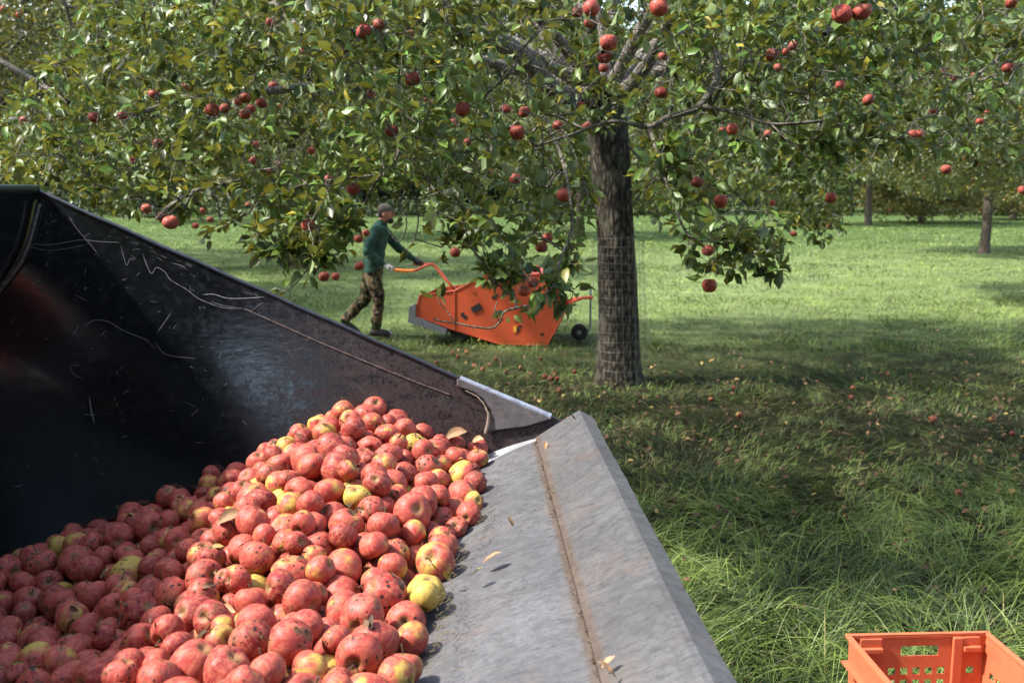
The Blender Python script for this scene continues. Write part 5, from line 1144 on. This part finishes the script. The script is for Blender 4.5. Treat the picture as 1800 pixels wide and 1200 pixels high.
for u, v, s_ in ((868, 522, .026), (872, 519, .02), (813, 552, .026), (817, 557, .03), (910, 580, .03), (914, 574, .02), (953, 587, .024), (835, 516, .012), (907, 565, .012), (882, 560, .01)):
    m = MB(); c0 = cq(u, v, -.006); ang = np.arange(9) * 2 * np.pi / 9
    ex = ce; m.prism([c0 + s_ * k_ * (math.cos(a) * ex + math.sin(a) * np.array([0, 0, 1])) for a, k_ in zip(ang, rng.uniform(.7, 1.2, 9))][::-1], cn * .004); part(m, 'bolt', HOLE, cart)
m = MB(); m.prism([cq(*p, -.010) for p in ((903, 573), (908, 572), (908, 583), (903, 584))], cn * .008); part(m, 'yellow_sticker', m_plain('yellow_label', (.75, .35, .04), .5), cart)
m = MB(); m.prism([cq(*p, .05) for p in ((869, 494), (897, 487), (905, 503), (866, 508))], cn * .3); part(m, 'white_roller', m_plain('white_plastic', (.6, .6, .58), .5), cart)
# grey catching tray low at the rear
m = MB(); ta = [(720, 538), (732, 533), (731, 556), (786, 578), (784.5, 587), (718, 566)]
part(m, 'x', GREY, cart) if False else None
ngon_plate('catch_tray', [cq(u, v, -.03) for u, v in ta], cn * (CWD + .06), GREY, cart, .004)
for off in (.12, CWD - .12):
    w0 = cq(806, 589, off); rr = .13; w0[2] = rr
    m = MB(); m.tube([w0 - cn * .04, w0 - cn * .025, w0 + cn * .025, w0 + cn * .04], [rr * .8, rr, rr, rr * .8], 20); part(m, 'wheel', RUBBER, cart, smooth=False)
# front castor
fz = cq(1015, 582, .35)[2]
A = cq(1000, 540, .45)
m = MB(); m.tube([cq(986, 553, .0), cq(1003, 534, .2), cq(1020, 530, .42), cq(1037, 530, .5)], .022, 8); m.tube([cq(975, 548, CWD), cq(1003, 534, .6), cq(1020, 530, .45)], .02, 8); part(m, 'castor_arm', ORP, cart, smooth=True)
pst = cq(1034, 512, .5); cz_ = .11
m = MB(); m.tube([pst, (pst[0] + .0, pst[1], .19)], .016, 10); m.tube([(pst[0], pst[1], .20), (pst[0] - .02, pst[1], .12), (pst[0] - .13, pst[1], .10)], .014, 8); part(m, 'castor_post', m_plain('blue_grey_post', (.16, .22, .26), .4, .5), cart, smooth=True)
cw = np.array([pst[0] - .14, pst[1], cz_]); m = MB(); m.tube([cw - cn * .04, cw - cn * .028, cw + cn * .028, cw + cn * .04], [.08, .11, .11, .08], 22); part(m, 'castor_wheel', RUBBER, cart)
m = MB(); m.tube([cw - cn * .045, cw + cn * .045], .03, 12); part(m, 'castor_hub', GREY, cart)
def cq2(u, v, y): return P(u, v, y)
HN = [P(694, 474.5, 13.02), P(712, 476, 13.02), P(728, 475.5, 13.0), P(742, 470, 12.98), P(756, 464.5, 12.96), P(764, 467, 12.95), P(778, 484, 12.9), P(793, 502, 12.86), cq(797, 520, .28)]
m = MB(); m.tube(catmull(HN, 5), .019, 10); part(m, 'handle', ORP, cart, smooth=True)
HF = [P(727, 464, 13.55), P(740, 464.5, 13.52), P(752, 464, 13.5), P(762, 466, 13.46), P(778, 482, 13.42), P(800, 508, 13.4), cq(806, 518, .85)]
m = MB(); m.tube(catmull(HF, 5), .019, 10); part(m, 'handle', ORP, cart, smooth=True)
m = MB(); m.tube(catmull(HN[:3], 4), .023, 10); part(m, 'grip', m_plain('amber_grip', (.75, .22, .03), .5), cart, smooth=True)

# ------------------------------------------------------------ the man
SKIN = m_plain('skin', (.50, .22, .16), .5, 0, .15, 30); HAIR = m_plain('dark_hair', (.03, .022, .018), .8, 0, .4, 80)
SW = NT('green_sweater'); o_ = SW.obj(); wv_ = SW.noise(o_, 9, 6, .6); c_ = SW.mix(SW.ramp(wv_, .35, .65), (.018, .052, .040), (.045, .105, .08)); SW.bump(wv_, .6, .05); SW = SW.set(c_, .85, 0, .2)
CM = NT('camouflage_cloth'); o_ = CM.obj(); n1 = CM.noise(o_, 9, 3, .5, .6); n2 = CM.noise(CM.map(o_, (1, 1, 1), (0, 0, 0), (5, 3, 1)), 12, 3, .5, .8); n3 = CM.noise(CM.map(o_, (1, 1, 1), (0, 0, 0), (9, 7, 4)), 11, 3, .5, .6)
c_ = CM.mix(CM.ramp(n1, .49, .52), (.035, .045, .02), (.12, .08, .045)); c_ = CM.mix(CM.ramp(n2, .53, .55), c_, (.012, .012, .010)); c_ = CM.mix(CM.ramp(n3, .57, .59), c_, (.19, .15, .09)); CM.bump(n1, .5, .05); CM = CM.set(c_, .9, 0, .15)
GLV = m_plain('grey_glove', (.30, .29, .28), .8, 0, .4, 40); GLD = m_plain('dark_glove', (.035, .035, .04), .8); BOOT = m_plain('dark_boot', (.03, .025, .02), .7); CAPM = m_plain('grey_brown_cap', (.14, .12, .10), .85, 0, .4, 60)
def skinmesh(name, nodes, edges, mat, parent, sub=2, root=0, vox=.011):
    m = MB()
    def ball(c, rx, ry):
        ell(m, c, (rx, ry, rx), 16, 10)
    rs = [(n_[1], n_[1]) if np.isscalar(n_[1]) else n_[1] for n_ in nodes]; ps = [np.asarray(n_[0], float) for n_ in nodes]
    for p_, r_ in zip(ps, rs): ball(p_, r_[0] * .98, r_[1] * .98)
    for a, b in edges:
        k = len(m.v); tt = np.linspace(0, 1, 5); sm_ = tt * tt * (3 - 2 * tt)
        line = [ps[a] + (ps[b] - ps[a]) * t_ for t_ in tt]; m.tube(line, [rs[a][0] + (rs[b][0] - rs[a][0]) * t_ for t_ in sm_], 16)
        for q in range(k, len(m.v)):
            V_ = m.v[q]; t_ = np.clip(((V_ - ps[a]) @ (ps[b] - ps[a])) / (np.dot(ps[b] - ps[a], ps[b] - ps[a]) + 1e-9), 0, 1)
            cy_ = ps[a][1] + (ps[b][1] - ps[a][1]) * t_; ra_, rb_ = rs[a][1] / rs[a][0], rs[b][1] / rs[b][0]
            V_[:, 1] = cy_ + (V_[:, 1] - cy_) * (ra_ + (rb_ - ra_) * t_)
    o = m.build(name, mat)
    rm = o.modifiers.new('r', 'REMESH'); rm.mode = 'VOXEL'; rm.voxel_size = vox; sm = o.modifiers.new('s', 'SMOOTH'); sm.iterations = 6; sm.factor = .5
    dg = bpy.context.evaluated_depsgraph_get(); ev = o.evaluated_get(dg); m2 = bpy.data.meshes.new_from_object(ev); m2.name = name
    bpy.data.objects.remove(o); m2.materials.clear(); m2.materials.append(mat); m2.polygons.foreach_set('use_smooth', [True] * len(m2.polygons))
    o = bpy.data.objects.new(name, m2); C.objects.link(o)
    if parent: o.parent = parent; o.matrix_parent_inverse = Matrix.Translation(-parent.location)
    return o
def ell(m, c, r_, nu=18, nv=12, fn=None):
    G = []
    for j in range(nv + 1):
        th = math.pi * j / nv
        row = []
        for i in range(nu + 1):
            p = 2 * math.pi * (i % nu) / nu; q = np.array([math.sin(th) * math.cos(p), math.sin(th) * math.sin(p), math.cos(th)])
            row.append(np.asarray(c) + (fn(q) if fn else q) * np.asarray(r_))
        G.append(row)
    m.grid(G)
YM = 13.35
J = lambda u, v, dy=0.: P(u, v, YM + dy)
gnd = P(650, 583, YM)
man = empty('person', (gnd[0], YM, 0)); tag(man, 'man in green sweater, camouflage trousers, cap and work gloves pushing the orange machine', 'person')
sN, sF = -.17, .17      # near and far side
body = [(J(654, 470), (.09, .12)), (J(661, 440), (.09, .12)), (J(667, 412), (.105, .16)), (J(669, 396), .07), (J(672, 387), .056), (J(675, 380), .07), (J(677, 374), .076),
        (J(663, 404, sN), .055), (J(645, 441, sN - .07), .042), (J(672, 464, sN - .04), .030), (J(680, 469, sN - .03), .027),
        (J(676, 406, sF), .055), (J(700, 436, sF + .05), .042), (J(724, 453, sF + .03), .030), (J(732, 458, sF + .03), .027),
        (J(656, 488, -.08), .065), (J(665, 522, -.10), .058), (J(661, 566, -.10), .042),
        (J(650, 488, .08), .065), (J(641, 524, .10), .058), (J(607, 559, .12), .040)]
E_ = [(0, 1), (1, 2), (2, 3), (3, 4), (4, 5), (5, 6), (2, 7), (7, 8), (8, 9), (9, 10), (2, 11), (11, 12), (12, 13), (13, 14), (0, 15), (15, 16), (16, 17), (0, 18), (18, 19), (19, 20)]
skinmesh('body', body, E_, SKIN, man, vox=.009)
sweater = [(J(654, 472), (.138, .188)), (J(657, 452), (.140, .185)), (J(663, 425), (.135, .19)), (J(667, 406), (.115, .19)), (J(669, 397), (.085, .10)), (J(671, 392), .068),
           (J(662, 406, sN), .080), (J(650, 424, sN - .05), .072), (J(646, 442, sN - .07), .068), (J(660, 455, sN - .05), .058), (J(675, 466, sN - .04), .044),
           (J(677, 408, sF), .080), (J(689, 423, sF + .03), .068), (J(702, 438, sF + .05), .060), (J(714, 446, sF + .04), .052), (J(726, 454, sF + .03), .042)]
so_ = skinmesh('sweater', sweater, [(0, 1), (1, 2), (2, 3), (3, 4), (4, 5), (3, 6), (6, 7), (7, 8), (8, 9), (9, 10), (3, 11), (11, 12), (12, 13), (13, 14), (14, 15)], SW, man)
tr_ = [(J(656, 462), (.125, .17)), (J(655, 478), (.138, .175)), (J(658, 496, -.09), .105), (J(666, 522, -.10), .085), (J(664, 545, -.10), .080), (J(661, 573, -.10), .072),
       (J(648, 496, .09), .105), (J(642, 524, .10), .088), (J(625, 543, .11), .080), (J(606, 561, .12), .068)]
trs = skinmesh('trousers', tr_, [(0, 1), (1, 2), (2, 3), (3, 4), (4, 5), (1, 6), (6, 7), (7, 8), (8, 9)], CM, man)
for o_ in (so_, trs):
    for v_ in o_.data.vertices:
        nn_ = noise.noise(v_.co * 8) * .016 + noise.noise(v_.co * 22) * .006; v_.co += v_.normal * nn_
# boots
def boot(heel, toe_dir, pitch, name='boot'):
    d = np.array([math.cos(pitch) * toe_dir[0], math.cos(pitch) * toe_dir[1], math.sin(pitch)]); h = np.asarray(heel, float); upv = np.array([-math.sin(pitch), 0, math.cos(pitch)])
    m = MB(); m.tube(catmull([h + upv * .06 - d * .03, h + upv * .055 + d * .02, h + upv * .05 + d * .12, h + upv * .032 + d * .21, h + upv * .028 + d * .245], 3), [.045, .052, .055, .053, .053, .052, .05, .05, .05, .047, .044, .036, .02], 12)
    return part(m, name, BOOT, man, smooth=True)
f1 = P(655, 583, YM - .10); boot((f1[0], YM - .10, .0), (1, -.05), 0)
f2 = P(603, 573, YM + .12); boot((f2[0], YM + .12, .10), (1, 0), -.55)
# a pale toe cap on the front boot
m = MB(); m.tube([(f1[0] + .16, YM - .10, .035), (f1[0] + .22, YM - .10, .032), (f1[0] + .262, YM - .10, .028)], [.052, .050, .025], 12); part(m, 'toe_cap', m_plain('pale_toe', (.45, .44, .42), .6), man, smooth=True)
def glove(wrist, bar, mat, name='glove', flip=1):
    wrist = np.asarray(wrist, float); bar = np.asarray(bar, float); d = bar - wrist; L = np.linalg.norm(d); d /= L
    m = MB(); sd_ = np.array([0, 1., 0]) * flip; up = np.cross(d, sd_); up = up / np.linalg.norm(up) * (1 if np.cross(d, sd_)[2] > 0 else -1)
    m.tube([wrist - d * .05, wrist, wrist + d * .05, wrist + d * .10], [.038, .036, .046, .040], 12)
    for k, (l_, o_) in enumerate(((.070, -.030), (.080, -.010), (.075, .010), (.060, .030))):     # four fingers wrapped over the bar
        k0 = wrist + d * .09 + sd_ * o_ + up * .012
        m.tube(catmull([k0, k0 + d * l_ * .45 + up * .008, k0 + d * l_ * .75 - up * .018, k0 + d * l_ * .45 - up * .045], 3), [.0135] * 4 + [.0125] * 3 + [.0115] * 3, 8)
    k0 = wrist + d * .04 - sd_ * .038; m.tube(catmull([k0, k0 + d * .04 - sd_ * .008 - up * .02, k0 + d * .06 + sd_ * .02 - up * .04], 3), [.015, .0145, .014, .013, .012, .012, .011], 8)
    return part(m, name, mat, man, smooth=True)
glove(J(677, 467.5, sN - .04), P(697, 474, 13.02), GLV)
glove(J(727, 455, sF + .03), P(742, 463.5, 13.52), GLD)
# face, beard, ear, cap
hc = J(677.5, 376)
def headshape(q):
    x, y, z = q; k = 1 - .22 * max(0, -z); x2 = x * k + (.12 if z < -.2 and x > 0 else 0) * (-z)
    return np.array([x2, y * k, z])
m = MB(); ell(m, hc, (.098, .078, .118), 24, 16, headshape); m.tube([hc + (.088, 0, .018), hc + (.112, 0, -.012), hc + (.118, 0, -.024), hc + (.096, 0, -.034)], [.008, .013, .015, .010], 8); part(m, 'face', SKIN, man, smooth=True)
for s_ in (-1, 1):
    m = MB(); ell(m, hc + (-.012, s_ * .079, -.006), (.022, .010, .034), 10, 8); part(m, 'ear', SKIN, man, smooth=True)
    m = MB(); ell(m, hc + (.082, s_ * .032, .014), (.012, .013, .010), 8, 6); part(m, 'eye', m_plain('eye', (.5, .48, .45), .3), man, smooth=True)
m = MB(); ell(m, hc + (.094, 0, -.056), (.010, .024, .007), 10, 6); part(m, 'mouth', m_plain('lips', (.35, .10, .09), .5), man, smooth=True)
m = MB(); ell(m, hc + (.060, 0, -.094), (.052, .055, .040), 14, 10); part(m, 'beard', HAIR, man, smooth=True)
m = MB(); ell(m, hc + (-.030, 0, .012), (.078, .083, .095), 16, 10); part(m, 'hair', HAIR, man, smooth=True)
m = MB(); ell(m, hc + (-.006, 0, .050), (.106, .090, .088), 20, 12, lambda q: np.array([q[0], q[1], max(q[2], -.12)])); part(m, 'cap', CAPM, man, smooth=True)
m = MB(); m.prism([hc + (.06, -.062, .046), hc + (.13, -.055, .036), hc + (.172, -.02, .028), hc + (.172, .02, .028), hc + (.13, .055, .036), hc + (.06, .062, .046)], (0, 0, .008)); part(m, 'cap_brim', CAPM, man, bevel=.002)

# ------------------------------------------------------------ unseen tall-crowned tree behind the photographer, placed for its dark reflection in the bucket
pd_ = back_tree(5.0, 2.2, 2.8, 1000, 34, .30, .08, .12, LEAFBG, BARKBG, .19, 0, .06)


place(pd_, -4.7, -7.6, 2.2, 2.1, 'tall crowned tree behind the photographer, mirrored above the pale patch on the bucket', group=G3)
